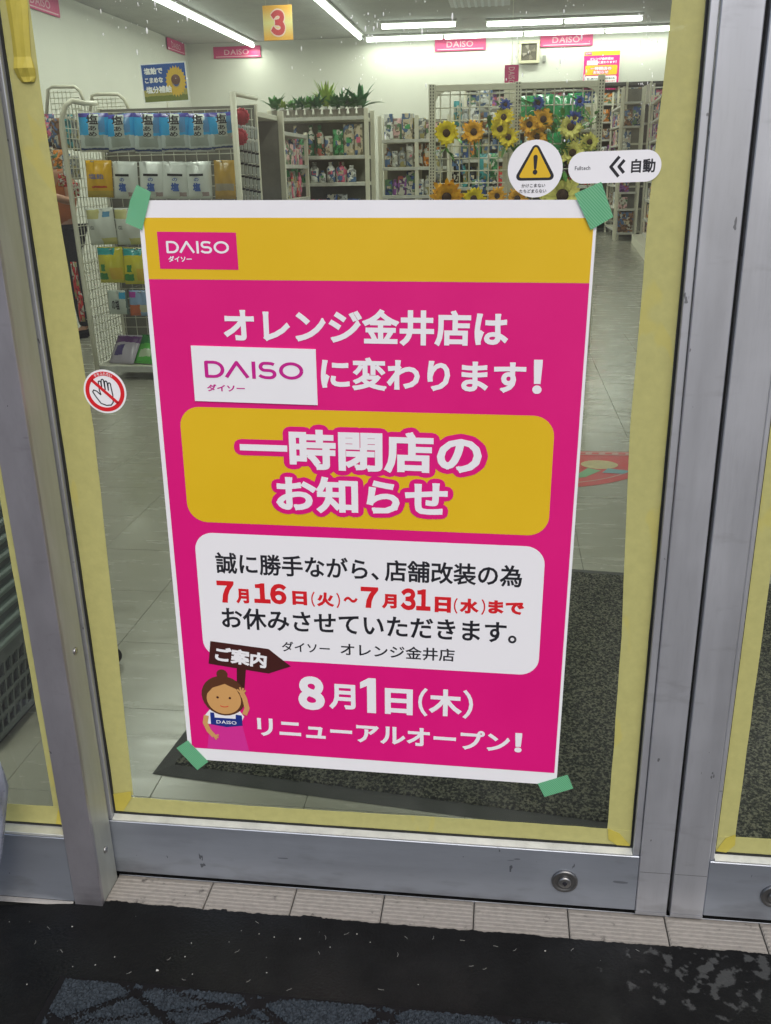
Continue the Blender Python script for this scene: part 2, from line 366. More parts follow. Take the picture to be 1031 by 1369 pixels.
# ================================================================== SETTING
# outside ground: one wide dark sheet
def ground_mat():
    m = mat('wet_black_pavement', (.0028, .0032, .0034), rough=.7, spec=.22, var=.35, vs=26, world=True, bump=.8, bs=210, det=8)
    n = m.node_tree.nodes; L = m.node_tree.links; b = n['Principled BSDF']
    g = n.new('ShaderNodeNewGeometry')
    ng = n.new('ShaderNodeTexNoise'); ng.inputs['Scale'].default_value = 5.5; ng.inputs['Detail'].default_value = 7; L.new(g.outputs['Position'], ng.inputs[0])
    rr = n.new('ShaderNodeMapRange'); rr.inputs[1].default_value = .38; rr.inputs[2].default_value = .62; rr.inputs[3].default_value = .33; rr.inputs[4].default_value = .85; L.new(ng.outputs[0], rr.inputs[0]); L.new(rr.outputs[0], b.inputs['Roughness'])
    # worn pale patch near the right end of the step
    sub = n.new('ShaderNodeVectorMath'); sub.operation = 'SUBTRACT'; L.new(g.outputs['Position'], sub.inputs[0]); sub.inputs[1].default_value = (.545, -.13, 0)
    sc = n.new('ShaderNodeVectorMath'); sc.operation = 'MULTIPLY'; L.new(sub.outputs[0], sc.inputs[0]); sc.inputs[1].default_value = (7.5, 15, 0)
    ln = n.new('ShaderNodeVectorMath'); ln.operation = 'LENGTH'; L.new(sc.outputs[0], ln.inputs[0])
    no = n.new('ShaderNodeTexNoise'); no.inputs['Scale'].default_value = 48; no.inputs['Detail'].default_value = 6; no.inputs['Roughness'].default_value = .55; L.new(g.outputs['Position'], no.inputs[0])
    a = n.new('ShaderNodeMath'); a.operation = 'MULTIPLY_ADD'; L.new(ln.outputs['Value'], a.inputs[0]); a.inputs[1].default_value = -.16; L.new(no.outputs[0], a.inputs[2])
    r = n.new('ShaderNodeMapRange'); L.new(a.outputs[0], r.inputs[0]); r.inputs[1].default_value = .44; r.inputs[2].default_value = .50
    r.inputs[4].default_value = .8
    src = b.inputs['Base Color'].links[0].from_socket
    mx = n.new('ShaderNodeMix'); mx.data_type = 'RGBA'; L.new(r.outputs[0], mx.inputs[0]); L.new(src, mx.inputs[6]); mx.inputs[7].default_value = (.055, .058, .058, 1); L.new(mx.outputs[2], b.inputs['Base Color'])
    return m
GROUND = ground_mat()
m = MB(); m.add([(-90, -90, -.03), (90, -90, -.03), (90, 60, -.03), (-90, 60, -.03)], [(0, 1, 2, 3)])
m.build('ground', mat('asphalt_street', (.05, .05, .05), rough=.8, var=.3, vs=30, world=True), kind='structure')
# doorstep apron: black rubberised surface whose ragged edge laps on to the tiles
random.seed(3)
edge = []; x = -.437; w = 0; bite = 0; bd = 0
while x < 1.5:
    w = w*.80+random.gauss(0, .00055)
    if bite <= 0 and random.random() < .030: bite = random.randint(3, 11); bd = random.uniform(.0015, .0050)
    j = w+(bd if bite > 0 else 0); bite -= 1
    edge.append((x, -.0755+j)); x += .003
left = [(-.437, -.0742), (-.445, -.077), (-.50, -.0875), (-.56, -.092), (-.62, -.104), (-.8, -.106), (-1.6, -.11), (-1.6, -3.2), (1.5, -3.2)]
vs = edge+[(1.5, -3.2)]; top = []
m = MB(); k = len(edge)
V = [(a, b, .0035) for a, b in edge]+[(a, -.12, .0035) for a, b in edge]
m.add(V, [(k+i, k+i+1, i+1, i) for i in range(k-1)])
V = [(a, b, .0035) for a, b in edge]+[(a, b+.0005, -.004) for a, b in edge]
m.add(V, [(i, i+1, k+i+1, k+i) for i in range(k-1)])
lp = [(-1.6, -.112), (-.8, -.106), (-.62, -.104), (-.56, -.092), (-.50, -.0875), (-.445, -.077), (-.437, -.0742)]
lb = [(a, -.12) for a, b in lp]
m.add([(a, b, .0035) for a, b in lp]+[(a, b, .0035) for a, b in lb], [(7+i, 7+i+1, i+1, i) for i in range(6)])
m.add([(-1.6, -.12, .0035), (1.5, -.12, .0035), (1.5, -3.2, .0035), (-1.6, -3.2, .0035)], [(3, 2, 1, 0)])
m.build('pavement', GROUND, kind='structure')

# threshold of ribbed tiles
TILE = mat('ribbed_beige_tile', (.235, .22, .195), rough=.75, var=.16, vs=90, world=True, bump=.4, bs=160, dark=(.05, .045, .04), dthr=.60, ds=30, det=9, stretch=(1, 1.2, 1))
th = empty('threshold', (0, -.04, 0)); tag(th, kind='structure')
m = MB(); m.box((-.443, -.075, -.02), (1.45, .0, -.0045)); m.build('grout_bed', mat('dark_grout', (.03, .028, .025), rough=.9), th)
xs = [-.4425, -.2725, -.1265, .0235, .1735, .3255, .479, .627, .777, .927, 1.077, 1.227]
def tile_mesh(w):
    m = MB(); y = -.0775; y1 = -.0105; m.bbox((0, y, -.0045), (w, y1, .0008), .0006)
    for k in range(7):
        yy = y+.010+k*.0081
        m.add([(.002, yy-.0027, .0006), (w-.002, yy-.0027, .0006), (w-.002, yy-.0012, .0022), (.002, yy-.0012, .0022), (w-.002, yy+.0012, .0022), (.002, yy+.0012, .0022), (w-.002, yy+.0027, .0006), (.002, yy+.0027, .0006)],
              [(0, 1, 2, 3), (3, 2, 4, 5), (5, 4, 6, 7)])
    return m
tm = None
for i in range(len(xs)-1):
    w = xs[i+1]-xs[i]-.0018
    mm = tile_mesh(w); mm.v = [(a+xs[i], b, c) for a, b, c in mm.v]
    mm.build('tile', TILE, th)
m = MB(); m.bbox((-.443, -.0098, -.004), (1.45, -.0085, .0012), .0003); m.build('guide_rail', ALU_H, th)
m = MB(); m.box((-1.2, -.0055, -.006), (1.45, .0035, -.0035)); m.build('guide_slot', BLACK, th)

# interior floor: slab and vinyl tiles laid on it
FT = mat('vinyl_floor_tile', (.29, .28, .23), rough=.24, var=.035, vs=9, world=True, stretch=(.5, 2.4, 1), dark=(.19, .185, .14), dthr=.64, ds=5, bump=.05, bs=8)
m = MB(); m.add([(-6.2, .008, -.0035), (8.2, .008, -.0035), (8.2, 18, -.0035), (-6.2, 18, -.0035)], [(0, 1, 2, 3)])
fl = m.build('floor', mat('floor_joint_dark', (.06, .06, .045), rough=.7), kind='structure')
P_ = .3075; X0 = .455-P_*8; Y0 = .509-P_*1
xsf = [X0+i*P_ for i in range(0, 12)]; ysf = [.012]+[Y0+P_*.0+i*.3065 for i in range(0, 19)]
proto = {}
random.seed(11)
for i in range(len(xsf)-1):
    for j in range(len(ysf)-1):
        a, b = xsf[i]+.0005, xsf[i+1]-.0005; c, d = ysf[j]+.0005, ysf[j+1]-.0005
        key = j == 0
        if key not in proto:
            q = MB(); q.bbox((0, 0, -.003), (b-a, d-c, 0), .0006); o = q.build('floor_tile', FT, fl, local=True); proto[key] = o
        else: o = proto[key].copy(); COL.objects.link(o); o.parent = fl
        o.location = (a, c, random.uniform(-.0002, .0002))
# floor beyond: joints no longer separable
m = MB()
for (a, b, c, d) in ((-6.2, .012, xsf[0]-.001, 18), (xsf[-1]+.001, .012, 8.2, 18), (xsf[0], ysf[-1], xsf[-1], 18)):
    nx = max(1, int((c-a)/P_)); ny = int((d-b)/P_)
    for i in range(nx):
        for j in range(ny):
            xa = a+(c-a)*i/nx; xb = a+(c-a)*(i+1)/nx; ya = b+(d-b)*j/ny; yb = b+(d-b)*(j+1)/ny
            m.add([(xa+.001, ya+.001, 0), (xb-.001, ya+.001, 0), (xb-.001, yb-.001, 0), (xa+.001, yb-.001, 0)], [(0, 1, 2, 3)])
m.build('far_floor_tiles', FT, fl, kind='stuff')
# ceiling, walls
CEIL = mat('grey_ceiling_board', (.37, .37, .35), rough=.85, var=.10, vs=1.6, world=True, dark=(.13, .13, .12), dthr=.63, ds=.9)
m = MB(); m.box((-6.2, -.05, 3.5), (8.2, 18, 3.6)); ce = m.build('ceiling', CEIL, kind='structure')
m = MB(); m.box((-6.2, 17.8, 0), (8.2, 17.95, 3.5)); m.build('wall_back', WALLM, kind='structure')
m = MB(); m.box((-6.1, 0, 0), (-5.95, 17.8, 3.5)); m.build('wall_left', WALLM, kind='structure')
m = MB(); m.box((8.0, 0, 0), (8.15, 17.8, 3.5)); m.build('wall_right', WALLM, kind='structure')
# street front of the shop around the entrance
FAC = mat('facade_panel', (.35, .35, .34), rough=.7, var=.06, vs=4, world=True)
m = MB(); m.box((-6.1, -.1, 2.12), (8.15, .12, 3.6)); m.box((-6.1, -.1, 0), (-1.75, .12, 2.12)); m.box((1.85, -.1, 0), (8.15, .12, 2.12))
m.build('facade', FAC, kind='structure')

# ================================================================== DOORS
def strip(poly, y0, y1, name, mt, parent, **k):
    return MB().prism(poly, y0, y1).build(name, mt, parent, **k)
def rect(x0, x1, z0, z1): return [(x0, z0), (x1, z0), (x1, z1), (x0, z1)]
def door_leaf(xl, xr, stile_l, stile_r, bead_l, bead_r, label, keyx):
    d = empty('sliding_door', ((xl+xr)/2, .0, 0), label, 'door')
    gl, gr = bead_l, bead_r
    # glass
    MB().box((gl-.006, .0, .118), (gr+.006, .006, 2.0)).build('glass_pane', GLASS, d)
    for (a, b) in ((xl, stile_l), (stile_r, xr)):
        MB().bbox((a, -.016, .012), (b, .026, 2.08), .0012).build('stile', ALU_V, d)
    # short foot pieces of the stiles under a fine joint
    for (a, b) in ((xl, stile_l), (stile_r, xr)):
        MB().box((a, -.0160, .006), (b, .025, .0119)).build('stile_foot', ALU_V, d)
        MB().box((a+.001, -.0161, .0905), (b-.001, -.0159, .0911)).build('joint_line', GASK, d)
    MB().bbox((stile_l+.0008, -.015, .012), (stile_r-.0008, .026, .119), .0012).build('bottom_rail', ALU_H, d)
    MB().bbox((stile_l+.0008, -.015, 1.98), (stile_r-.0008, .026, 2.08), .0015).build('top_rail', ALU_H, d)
    # beads between stile and glass
    for (a, b) in ((stile_l+.0012, gl-.0030), (gr+.0030, stile_r-.0012)):
        MB().bbox((a, -.0125, .1195), (b, -.0005, 1.98), .001).build('glazing_bead', ALU_V, d)
    q = MB(); q.add([(gl-.002, -.0145, .1192), (gr+.002, -.0145, .1192), (gr+.002, -.0145, .1215), (gl-.002, -.0145, .1215), (gl-.002, -.0015, .1265), (gr+.002, -.0015, .1265), (gl-.002, -.0015, .1192), (gr+.002, -.0015, .1192)],
                    [(0, 1, 2, 3), (3, 2, 5, 4), (4, 5, 7, 6), (0, 3, 4, 6), (1, 7, 5, 2), (0, 6, 7, 1)])
    q.build('sill_bead', ALU_B, d)
    q = MB(); q.box((gl-.0030, -.004, .1265), (gl, -.0002, 1.98)); q.box((gr, -.004, .1265), (gr+.0030, -.0002, 1.98)); q.box((gl, -.004, .1262), (gr, -.0002, .1292)); q.build('gasket', GASK, d)
    lk = MB().lathe([(.021, -.015), (.0205, -.0185), (.017, -.0195), (.0155, -.0178), (.0150, -.0178)], (keyx, 0, .062), 28, 'Y').build('lock_plate', mat('lock_nickel', (.20, .20, .20), rough=.35, metal=.9), d)
    MB().lathe([(.0105, -.0178), (.010, -.0215), (.0078, -.0222)], (keyx, 0, .062), 24, 'Y').build('lock_cylinder', mat('lock_cylinder_metal', (.30, .30, .30), rough=.3, metal=.9), lk)
    MB().lathe([(.0040, -.0222), (.0038, -.0226)], (keyx, 0, .062), 12, 'Y').box((keyx-.0012, -.0230, .0575), (keyx+.0012, -.0226, .0665)).build('keyhole', INK, lk)
    return d
L_ = door_leaf(-.515, .4805, -.449, .432, -.4365, .4175, 'aluminium sliding glass door carrying the pink closing notice', .317)
R_ = door_leaf(.4865, 1.46, .537, 1.41, .5475, 1.398, 'right aluminium sliding glass door, cut off by the edge of the photo', .641)
MB().box((.4806, -.002, .006), (.4864, .02, 2.08)).build('meeting_strip', GASK, R_)
# fixed post in front of the sliding leaf
po = empty('door_post', (-.465, -.04, 0), 'broad grey aluminium post between the poster door and the left side window', 'post')
MB().bbox((-.489, -.0865, .0), (-.4405, -.0775, 2.1), .001).build('front_cover', ALU_P, po)
MB().box((-.489, -.0772, .0), (-.4515, -.012, 2.1)).build('core', ALU_P, po)
MB().bbox((-.4512, -.0772, .0), (-.4425, -.0185, 2.1), .001).build('side_reveal', mat('aluminium_reveal', (.42, .44, .40), rough=.5, metal=.55, var=.1, vs=25, stretch=(3, 3, .4), world=True), po)
scr = MB().lathe([(.004, 0), (.0036, .0015), (.001, .002)], (0, 0, 0), 12, 'X')
for z, nm in ((.46, 1), (.085, 1), (1.35, 0)):
    q = MB().lathe([(.0062, -.4425), (.0055, -.4405), (.0016, -.4400)], (0, -.046, z), 10, 'X'); q.build('screw', mat('screw_steel', (.5, .5, .5), rough=.3, metal=1), po)
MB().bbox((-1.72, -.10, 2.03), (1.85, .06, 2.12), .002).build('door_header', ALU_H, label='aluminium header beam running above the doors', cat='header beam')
# left side window
sw = empty('side_window', (-.9, -.06, 0), 'fixed left side window with yellow tape round its pane', 'window')
MB().box((-1.62, -.060, .130), (-.489, -.054, 2.02)).build('glass_pane', GLASS, sw)
MB().bbox((-1.62, -.0845, .0065), (-.4895, -.03, .1355), .001).build('bottom_rail', ALU_H, sw)
q = MB().bbox((-1.62, -.083, .1358), (-.4897, -.0605, .1405), .0006); q.build('sill_bead', ALU_B, sw)
MB().box((-1.62, -.0635, .1407), (-.4897, -.0603, .1440)).build('gasket', GASK, sw)
MB().bbox((-1.70, -.0845, 0), (-1.6205, -.03, 2.03), .001).build('stile', ALU_V, sw)
MB().bbox((-1.62, -.0845, 2.0), (-.4895, -.03, 2.03), .001).build('top_rail', ALU_H, sw)
q = MB(); q.add([(-1.7, -.112, .0), (-.492, -.0875, .0), (-.492, -.0845, .0065), (-1.7, -.0845, .0065), (-1.7, -.108, .0095), (-.60, -.098, .0085)], [(0, 1, 5, 4), (4, 5, 2, 3), (1, 2, 5)])
q.build('mortar_sill', mat('mortar', (.30, .29, .27), rough=.85, var=.25, vs=40, world=True), sw)
# rest of the entrance (right side window), beyond the frame
sr = empty('side_window', (1.65, 0, 0), 'fixed right side window next to the right sliding door', 'window')
MB().box((1.5, -.004, .12), (1.8, .002, 2.0)).build('glass_pane', GLASS, sr)
MB().bbox((1.46, -.086, 0), (1.50, .03, 2.03), .001).build('stile', ALU_V, sr); MB().bbox((1.80, -.03, 0), (1.85, .03, 2.03), .001).build('stile', ALU_V, sr); MB().bbox((1.5, -.03, 0), (1.8, .03, .12), .001).build('bottom_rail', ALU_H, sr)

# ---- yellow masking tape strips on the panes
def wob(x0, x1, z0, z1, n=14, a=.0006):
    z = [z0+(z1-z0)*i/n for i in range(n+1)]
    return z
def vtape(xa, xb, pts, y, name, mt, label, par=None):
    """pts: list of (z, left x, right x)"""
    m = MB(); k = len(pts); F = []; V = []
    for z, a, b in pts: V += [(a+random.gauss(0, .0003), y, z), ((a+b)/2, y-.00012*random.random(), z), (b+random.gauss(0, .0003), y, z)]
    for i in range(k-1): F += [(3*i, 3*i+1, 3*i+4, 3*i+3), (3*i+1, 3*i+2, 3*i+5, 3*i+4)]
    n0 = len(V); V2 = [(a, y+.0006, c) for a, b, c in V]
    m.add(V+V2, F+[tuple(n0+i for i in f[::-1]) for f in F]+[(3*i, 3*i+3, n0+3*i+3, n0+3*i) for i in range(k-1)]+[(3*i+2, n0+3*i+2, n0+3*i+5, 3*i+5) for i in range(k-1)], False)
    return m.build(name, mt, par, label=label, cat=None if par else 'tape')
random.seed(5)
def lerp(tab, z):
    for i in range(len(tab)-1):
        if tab[i][0] <= z <= tab[i+1][0]:
            t = (z-tab[i][0])/(tab[i+1][0]-tab[i][0]); return [tab[i][k]+t*(tab[i+1][k]-tab[i][k]) for k in range(1, len(tab[i]))]
    return list(tab[-1][1:])
def zr(z0, z1, n): return [z0+(z1-z0)*i/n for i in range(n+1)]
TL = [(.12, -.4362, -.403), (.4, -.4362, -.3965), (.8, -.4362, -.3865), (1.2, -.4362, -.397), (1.98, -.4362, -.398)]
vtape(0, 0, [(z, *lerp(TL, z)) for z in zr(.1635, 1.975, 40)], -.0010, 'masking_tape', TAPE, 'long yellow masking tape down the left edge of the poster door glass')
TR = [(.12, .380, .4172), (.5, .379, .4172), (.8, .3685, .4172), (1.1, .3715, .4172), (1.3, .380, .4172), (1.98, .381, .4172)]
vtape(0, 0, [(z, *lerp(TR, z)) for z in zr(.1300, 1.975, 40)], -.0016, 'masking_tape', TAPE, 'long yellow masking tape down the right edge of the poster door glass')
def htape(x0, x1, z0, z1, y, label, mt=TAPE, n=40):
    m = MB(); V = []; F = []
    for i in range(n+1):
        x = x0+(x1-x0)*i/n
        V += [(x, y, z0+random.gauss(0, .0002)), (x, y-.00012*random.random(), (z0+z1)/2), (x, y, z1+random.gauss(0, .0003)+.0012*math.sin(x*9))]
    for i in range(n): F += [(3*i, 3*i+3, 3*i+4, 3*i+1), (3*i+1, 3*i+4, 3*i+5, 3*i+2)]
    n0 = len(V)
    m.add(V+[(a, y+.0006, c) for a, b, c in V], F+[tuple(n0+q for q in f[::-1]) for f in F]+[(3*i+2, 3*i+5, n0+3*i+5, n0+3*i+2) for i in range(n)], False)
    return m.build('masking_tape', mt, label=label, cat='tape')
htape(-.4362, .4172, .1295, .1588, -.0022, 'yellow masking tape along the bottom edge of the poster door glass')
TRR = [(.12, .5478, .575), (.6, .5478, .5735), (1.2, .5478, .583), (1.98, .5478, .585)]
vtape(0, 0, [(z, *lerp(TRR, z)) for z in zr(.130, 1.975, 40)], -.0010, 'masking_tape', TAPE, 'yellow masking tape down the left edge of the right door glass')
htape(.5478, 1.397, .1295, .1600, -.0022, 'yellow masking tape along the bottom of the right door glass')
TS = [(.14, -.512, -.4895), (.48, -.512, -.4895), (.8, -.495, -.4895), (1.98, -.513, -.4895)]
TS = [(.14, -.5125, -.4895), (1.98, -.513, -.4895)]
vtape(0, 0, [(z, *lerp(TS, z)) for z in zr(.1445, 1.975, 40)], -.0610, 'masking_tape', TAPE, 'yellow masking tape on the side window, running up beside the post')
o = htape(-1.6, -.4896, .1445, .1775, -.0622, 'yellow masking tape along the bottom of the left side window')
# corner overlaps and loose folded ends: pieces of a second layer
def patch(poly, y, label, th=.0006, mt=TAPE2):
    return MB().prism(poly, y-th, y).build('tape_end', mt, label=label, cat='tape')
patch([(-.4360, .131), (-.4225, .1312), (-.405, .1585), (-.404, .172), (-.4360, .165)], -.0028, 'torn orange yellow tape end in the lower left corner of the poster door')
patch([(.3805, .160), (.399, .152), (.4165, .131), (.4165, .1292), (.3975, .1285), (.3825, .139)], -.0028, 'torn orange yellow tape end in the lower right corner of the poster door')
patch([(.5482, .1305), (.5640, .1290), (.5755, .1445), (.5745, .1640), (.5600, .1560)], -.0028, 'torn orange yellow tape end in the lower corner of the right door')
patch([(-.512, .146), (-.4898, .145), (-.4898, .186), (-.505, .172)], -.0672+.004, 'torn orange yellow tape end in the lower corner of the side window')
# folded double tape at the top left
q = MB(); random.seed(9)
pts = [(1.256, -.4205, -.4035), (1.262, -.425, -.4005), (1.272, -.4275, -.4005), (1.285, -.4265, -.4035), (1.31, -.4255, -.4015), (1.34, -.4265, -.3985), (1.40, -.428, -.3985), (1.6, -.429, -.400)]
V = []
for i, (z, a, b) in enumerate(pts):
    for k in range(5):
        V.append((a+(b-a)*k/4, -.0022-(.0032 if 0 < k < 4 else 0)*random.uniform(.4, 1.2)-(.003 if i == 2 else 0), z))
n = len(pts); F = [(5*i+k, 5*i+k+1, 5*i+k+6, 5*i+k+5) for i in range(n-1) for k in range(4)]
q.add(V+[(a, -.0017, c) for a, b, c in V], F+[tuple(5*n+t for t in f[::-1]) for f in F]+[(k+1, k, 5*n+k, 5*n+k+1) for k in range(4)])
q.build('masking_tape', TAPE2, label='folded crumpled tape end over the top left of the poster door', cat='tape')

# ================================================================== POSTER
def poster_parts(root, detail=True, UO=297, with_logo=True):
    """lettering and print of the notice, built in mm of the sheet (594 x 868)"""
    def put(V, F, lay, name, mt): return flat(V, F, .0004+.00022*lay, u0=UO).build(name, mt, root, local=True)
    def poly(p, lay, name, mt):
        return put(p, [tuple(range(len(p)))], lay, name, mt)
    MB().box((-.297, -.0003, 0), (.297, 0, .868)).build('paper_sheet', PAPER, root, local=True)
    poly([(7, 22.5), (589.5, 22.5), (590.2, 767), (6.2, 767)], 1, 'magenta_field', MAG)
    poly([(6.2, 767.2), (590.2, 767.2), (590.3, 846.6), (6.4, 846.2)], 1, 'yellow_banner', YEL)
    poly([(23.5, 780.8), (131.5, 780.2), (130.8, 827.8), (23.3, 828.6)], 2, 'logo_box', MAG)
    V, F = logo_letters(); put(fit(V, 34.5, 120.3, 801, 817), F, 3, 'logo_lettering', WINK)
    def T(s, x0, x1, y0, y1, b, lay, mt, rnd=False, name='lettering'):
        V, F = text2d(s, b, rnd); return put(fit(V, x0, x1, y0, y1), F, lay, name, mt)
    T('ダイソー', 36.1, 68.4, 789.8, 797.6, .035, 3, WINK)
    T('オレンジ金井店は', 105.5, 490.5, 683, 731.5, .034, 3, WINK)
    T('に変わります', 238.5, 516, 621, 667, .034, 3, WINK)
    T('！', 525, 537.5, 622, 668, .04, 3, WINK)
    # pasted-over slip
    sl = MB().prism([(-.2390, .6009), (-.0640, .5993), (-.0645, .6766), (-.2390, .6785)], -.0022, -.0010).build('correction_slip', PAPER, root, local=True, label='white slip with the pink shop name pasted over the poster')
    V, F = logo_letters(); flat(fit(V, 75.3, 214.6, 634.3, 658.7), F, .0025, u0=UO).build('logo_lettering', LOGOM, sl, local=True)
    V, F = text2d('ダイソー', .03); flat(fit(V, 76.9, 131.1, 615.3, 625.5), F, .0025, u0=UO).build('lettering', LOGOM, sl, local=True)
    poly(rrect(33.3, 557.5, 418.3, 592, 29, 8), 2, 'yellow_panel', YEL)
    for s, x0, x1, y0, y1 in (('一時閉店の', 118.4, 461, 504.3, 564.6), ('お知らせ', 167.5, 415.2, 439.5, 495.5)):
        w = (x1-x0)/len(s); b = .038
        V1, F1 = text2d(s, b); V2, F2 = text2d(s, b+.125, True)
        # same placement for both: scale from the thin one
        a0 = min(v[0] for v in V1); a1 = max(v[0] for v in V1); b0 = min(v[1] for v in V1); b1 = max(v[1] for v in V1)
        sx = (x1-x0)/(a1-a0); sy = (y1-y0)/(b1-b0)
        mp = lambda V: [(x0+(v[0]-a0)*sx, y0+(v[1]-b0)*sy) for v in V]
        # per-glyph union again so neighbouring outlines do not overlap in one plane
        V2, F2 = union([ccw([V2[i] for i in f]) for f in F2])
        put(mp(V2), F2, 3 if s[0] == '一' else 4, 'lettering_outline', MAG)
        put(mp(V1), F1, 5, 'lettering', WINK)
    poly(rrect(40.3, 555.3, 193.5, 401.5, 28, 8), 2, 'white_panel', WINK)
    T('誠に勝手ながら、店舗改装の為', 70, 524.5, 336.5, 371.5, .020, 3, INK)
    for s, x0, x1, y0, y1, b in (('７', 69, 95.5, 288, 324.5, .05), ('月', 98, 118.2, 288, 312.8, .055), ('１６', 126.2, 176.5, 290, 324, .05), ('日', 185, 207.5, 290.5, 313.5, .055),
                                 ('（', 213.9, 219.5, 288.5, 314, .02), ('火', 222.5, 248.5, 290, 313.5, .05), ('）', 252, 257.8, 288.5, 314, .02), ('〜', 263, 284.3, 299, 308.3, .04),
                                 ('７', 289, 315.3, 291.5, 326, .05), ('月', 320.5, 342.8, 292, 316, .055), ('３１', 348.7, 393, 291.2, 327, .05), ('日', 399.2, 423.1, 290.3, 315.6, .055),
                                 ('（', 427.4, 433, 289.5, 315.3, .02), ('水', 436, 464, 290.5, 315, .05), ('）', 467.6, 473.4, 289.5, 315.3, .02), ('まで', 477.7, 529.8, 292.6, 314.5, .05)):
        T(s, x0, x1, y0, y1, b, 3, REDI)
    T('お休みさせていただきます。', 73, 521, 244.5, 281, .020, 3, INK)
    T('ダイソー', 165.3, 240, 210, 227.5, .014, 3, INK); T('オレンジ金井店', 256.6, 430.3, 208.5, 230.8, .014, 3, INK)
    for s, x0, x1, y0, y1, b in (('８', 187.6, 229.8, 108.3, 169, .06), ('月', 236.3, 278.2, 113, 158.2, .035), ('日', 324.3, 367.6, 110.2, 156.4, .04), ('（', 376, 390.7, 110, 160.5, .02), ('木', 392.4, 443.4, 112.7, 160.2, .035), ('）', 444.5, 460.2, 110.5, 161.5, .02)):
        T(s, x0, x1, y0, y1, b, 3, WINK)
    poly([(296.5, 110), (310.4, 110), (310.4, 172), (299, 172), (285.8, 163.5), (285.8, 152.5), (296.5, 158)], 3, 'lettering', WINK)
    T('リニューアルオープン', 118.7, 519, 54.3, 90.3, .032, 3, WINK); T('！', 526, 537.4, 56, 91, .045, 3, WINK)
    # arrow board with its handle
    poly([(46.7, 180.8), (142.1, 169.5), (177.9, 184.4), (144.2, 212.8), (52.3, 220.9)], 4, 'arrow_board', BROWN)
    poly([(91.5, 176), (88.5, 122), (99.5, 121), (106, 174)], 3, 'board_handle', BROWN)
    V, F = text2d('ご案内', .045); V = fit(V, 0, 82, 0, 27); c, s = math.cos(-.105), math.sin(-.105)
    put([(57+x*c-y*s, 186.5+x*s+y*c) for x, y in V], F, 5, 'lettering', WINK)
    # plain printed shop assistant holding the board
    poly([(32.9, 23.5), (102.7, 23.2), (93, 78), (42, 80)], 2, 'printed_skirt', PINK2)
    poly([(36, 70), (32, 84), (42, 97), (92, 97), (98, 88), (92, 74)], 3, 'printed_blouse', WINK)
    poly([(42.4, 92), (49, 92), (49.5, 83), (84, 83), (84.5, 91), (94.6, 90), (94.6, 71), (67.6, 66.5), (42.4, 70)], 4, 'printed_bib', NAVY)
    V, F = text2d('DAISO', .012); put(fit(V, 52, 85, 72.5, 78.5), F, 5, 'lettering', WINK)
    HB = mat('brown_hair_print', (.10, .035, .015), rough=.45)
    poly(disc((67, 124), 36, 28), 4, 'printed_hair', HB); poly(disc((67, 163), 9, 16), 5, 'printed_hair_bun', HB)
    poly(arc(67, 118, 28, 27, -200, 20, 22)+[(88, 138), (70, 146), (50, 138)], 5, 'printed_face', SKINP)
    V, F = strokes([arc(67, 109, 8, 5, 215, 325, 8)], 1.3); put(V, F, 6, 'printed_mouth', REDI)
    for ex_ in (57, 77): poly(disc((ex_, 121), 2.1, 10), 6, 'printed_eye', BROWN)
    V, F = strokes([[(36, 86), (33, 72), (38, 58), (46, 48)]], 8); put(V, F, 5, 'printed_arm', SKINP)
    V, F = strokes([[(46, 48), (54, 51)], [(46, 48), (53.5, 46)], [(46, 48), (50, 42)]], 3); put(V, F, 6, 'printed_hand', SKINP)
    V, F = strokes([[(99, 92), (104, 104), (101, 122), (97, 132)]], 8); put(V, F, 6, 'printed_arm', SKINP)
    V, F = strokes([[(97, 130), (90, 138)], [(97, 130), (94.5, 142)], [(97, 130), (100, 141)], [(97, 130), (103.5, 137)]], 3); put(V, F, 7, 'printed_hand', SKINP)
poster = empty('poster', (0, -.0012, .239), 'large magenta and yellow closing notice taped to the door glass', 'poster', rot=(0, .0146, 0))
poster_parts(poster)
def gt(pts, lab, k):
    m = MB(); m.prism([(p.x, p.z) for p in pts], -.0042-.0003*k, -.0036-.0003*k); return m.build('tape_piece', GTAPE, poster, label=lab)
G = lambda *pp: [at(x, y, Y=-.004) for x, y in pp]
gt(G((183, 247), (202, 257), (190, 307.5), (168, 298), (174, 268)), 'green tape on the upper left corner', 0)
gt(G((768, 259), (804, 243), (820, 290), (790, 307.5)), 'green tape on the upper right corner', 0)
gt(G((236, 1000), (251, 990), (278.5, 1018.3), (264, 1029.5)), 'green tape on the lower left corner', 0)
gt(G((719, 1047.8), (759, 1036), (766.5, 1054), (728, 1065.3)), 'green tape on the lower right corner', 0)

# ================================================================== STICKERS
def cfit(c, r, n=40): return disc(c, r, n)
st = empty('warning_sticker', (.231, -.0006, 1.140), 'round white sticker with a yellow warning triangle above the poster', 'sticker')
def sp(root, V, F, lay, name, mt): return flat(V, F, .0004+.0002*lay).build(name, mt, root, local=True)
MB().prism([(x*.001, z*.001) for x, z in disc((0, 0), 33.5, 48)], -.0005, 0).build('sticker_disc', PAPER, st, local=True)
def rtri(w, h, y, r):
    pts = []
    for (x, z, a0) in ((w/2-r, y+r, -90), (0, y+h-r*1.6, 30), (-w/2+r, y+r, 150)): pts += arc(x, z, r, r, a0, a0+120, 5)
    return pts
p = rtri(46, 44, -13.5, 5); sp(st, p, [tuple(range(len(p)))], 1, 'triangle_border', INK)
p = rtri(38, 36.5, -10.3, 2.2); sp(st, p, [tuple(range(len(p)))], 2, 'triangle', mat('sticker_yellow', (.72, .46, .02), rough=.4))
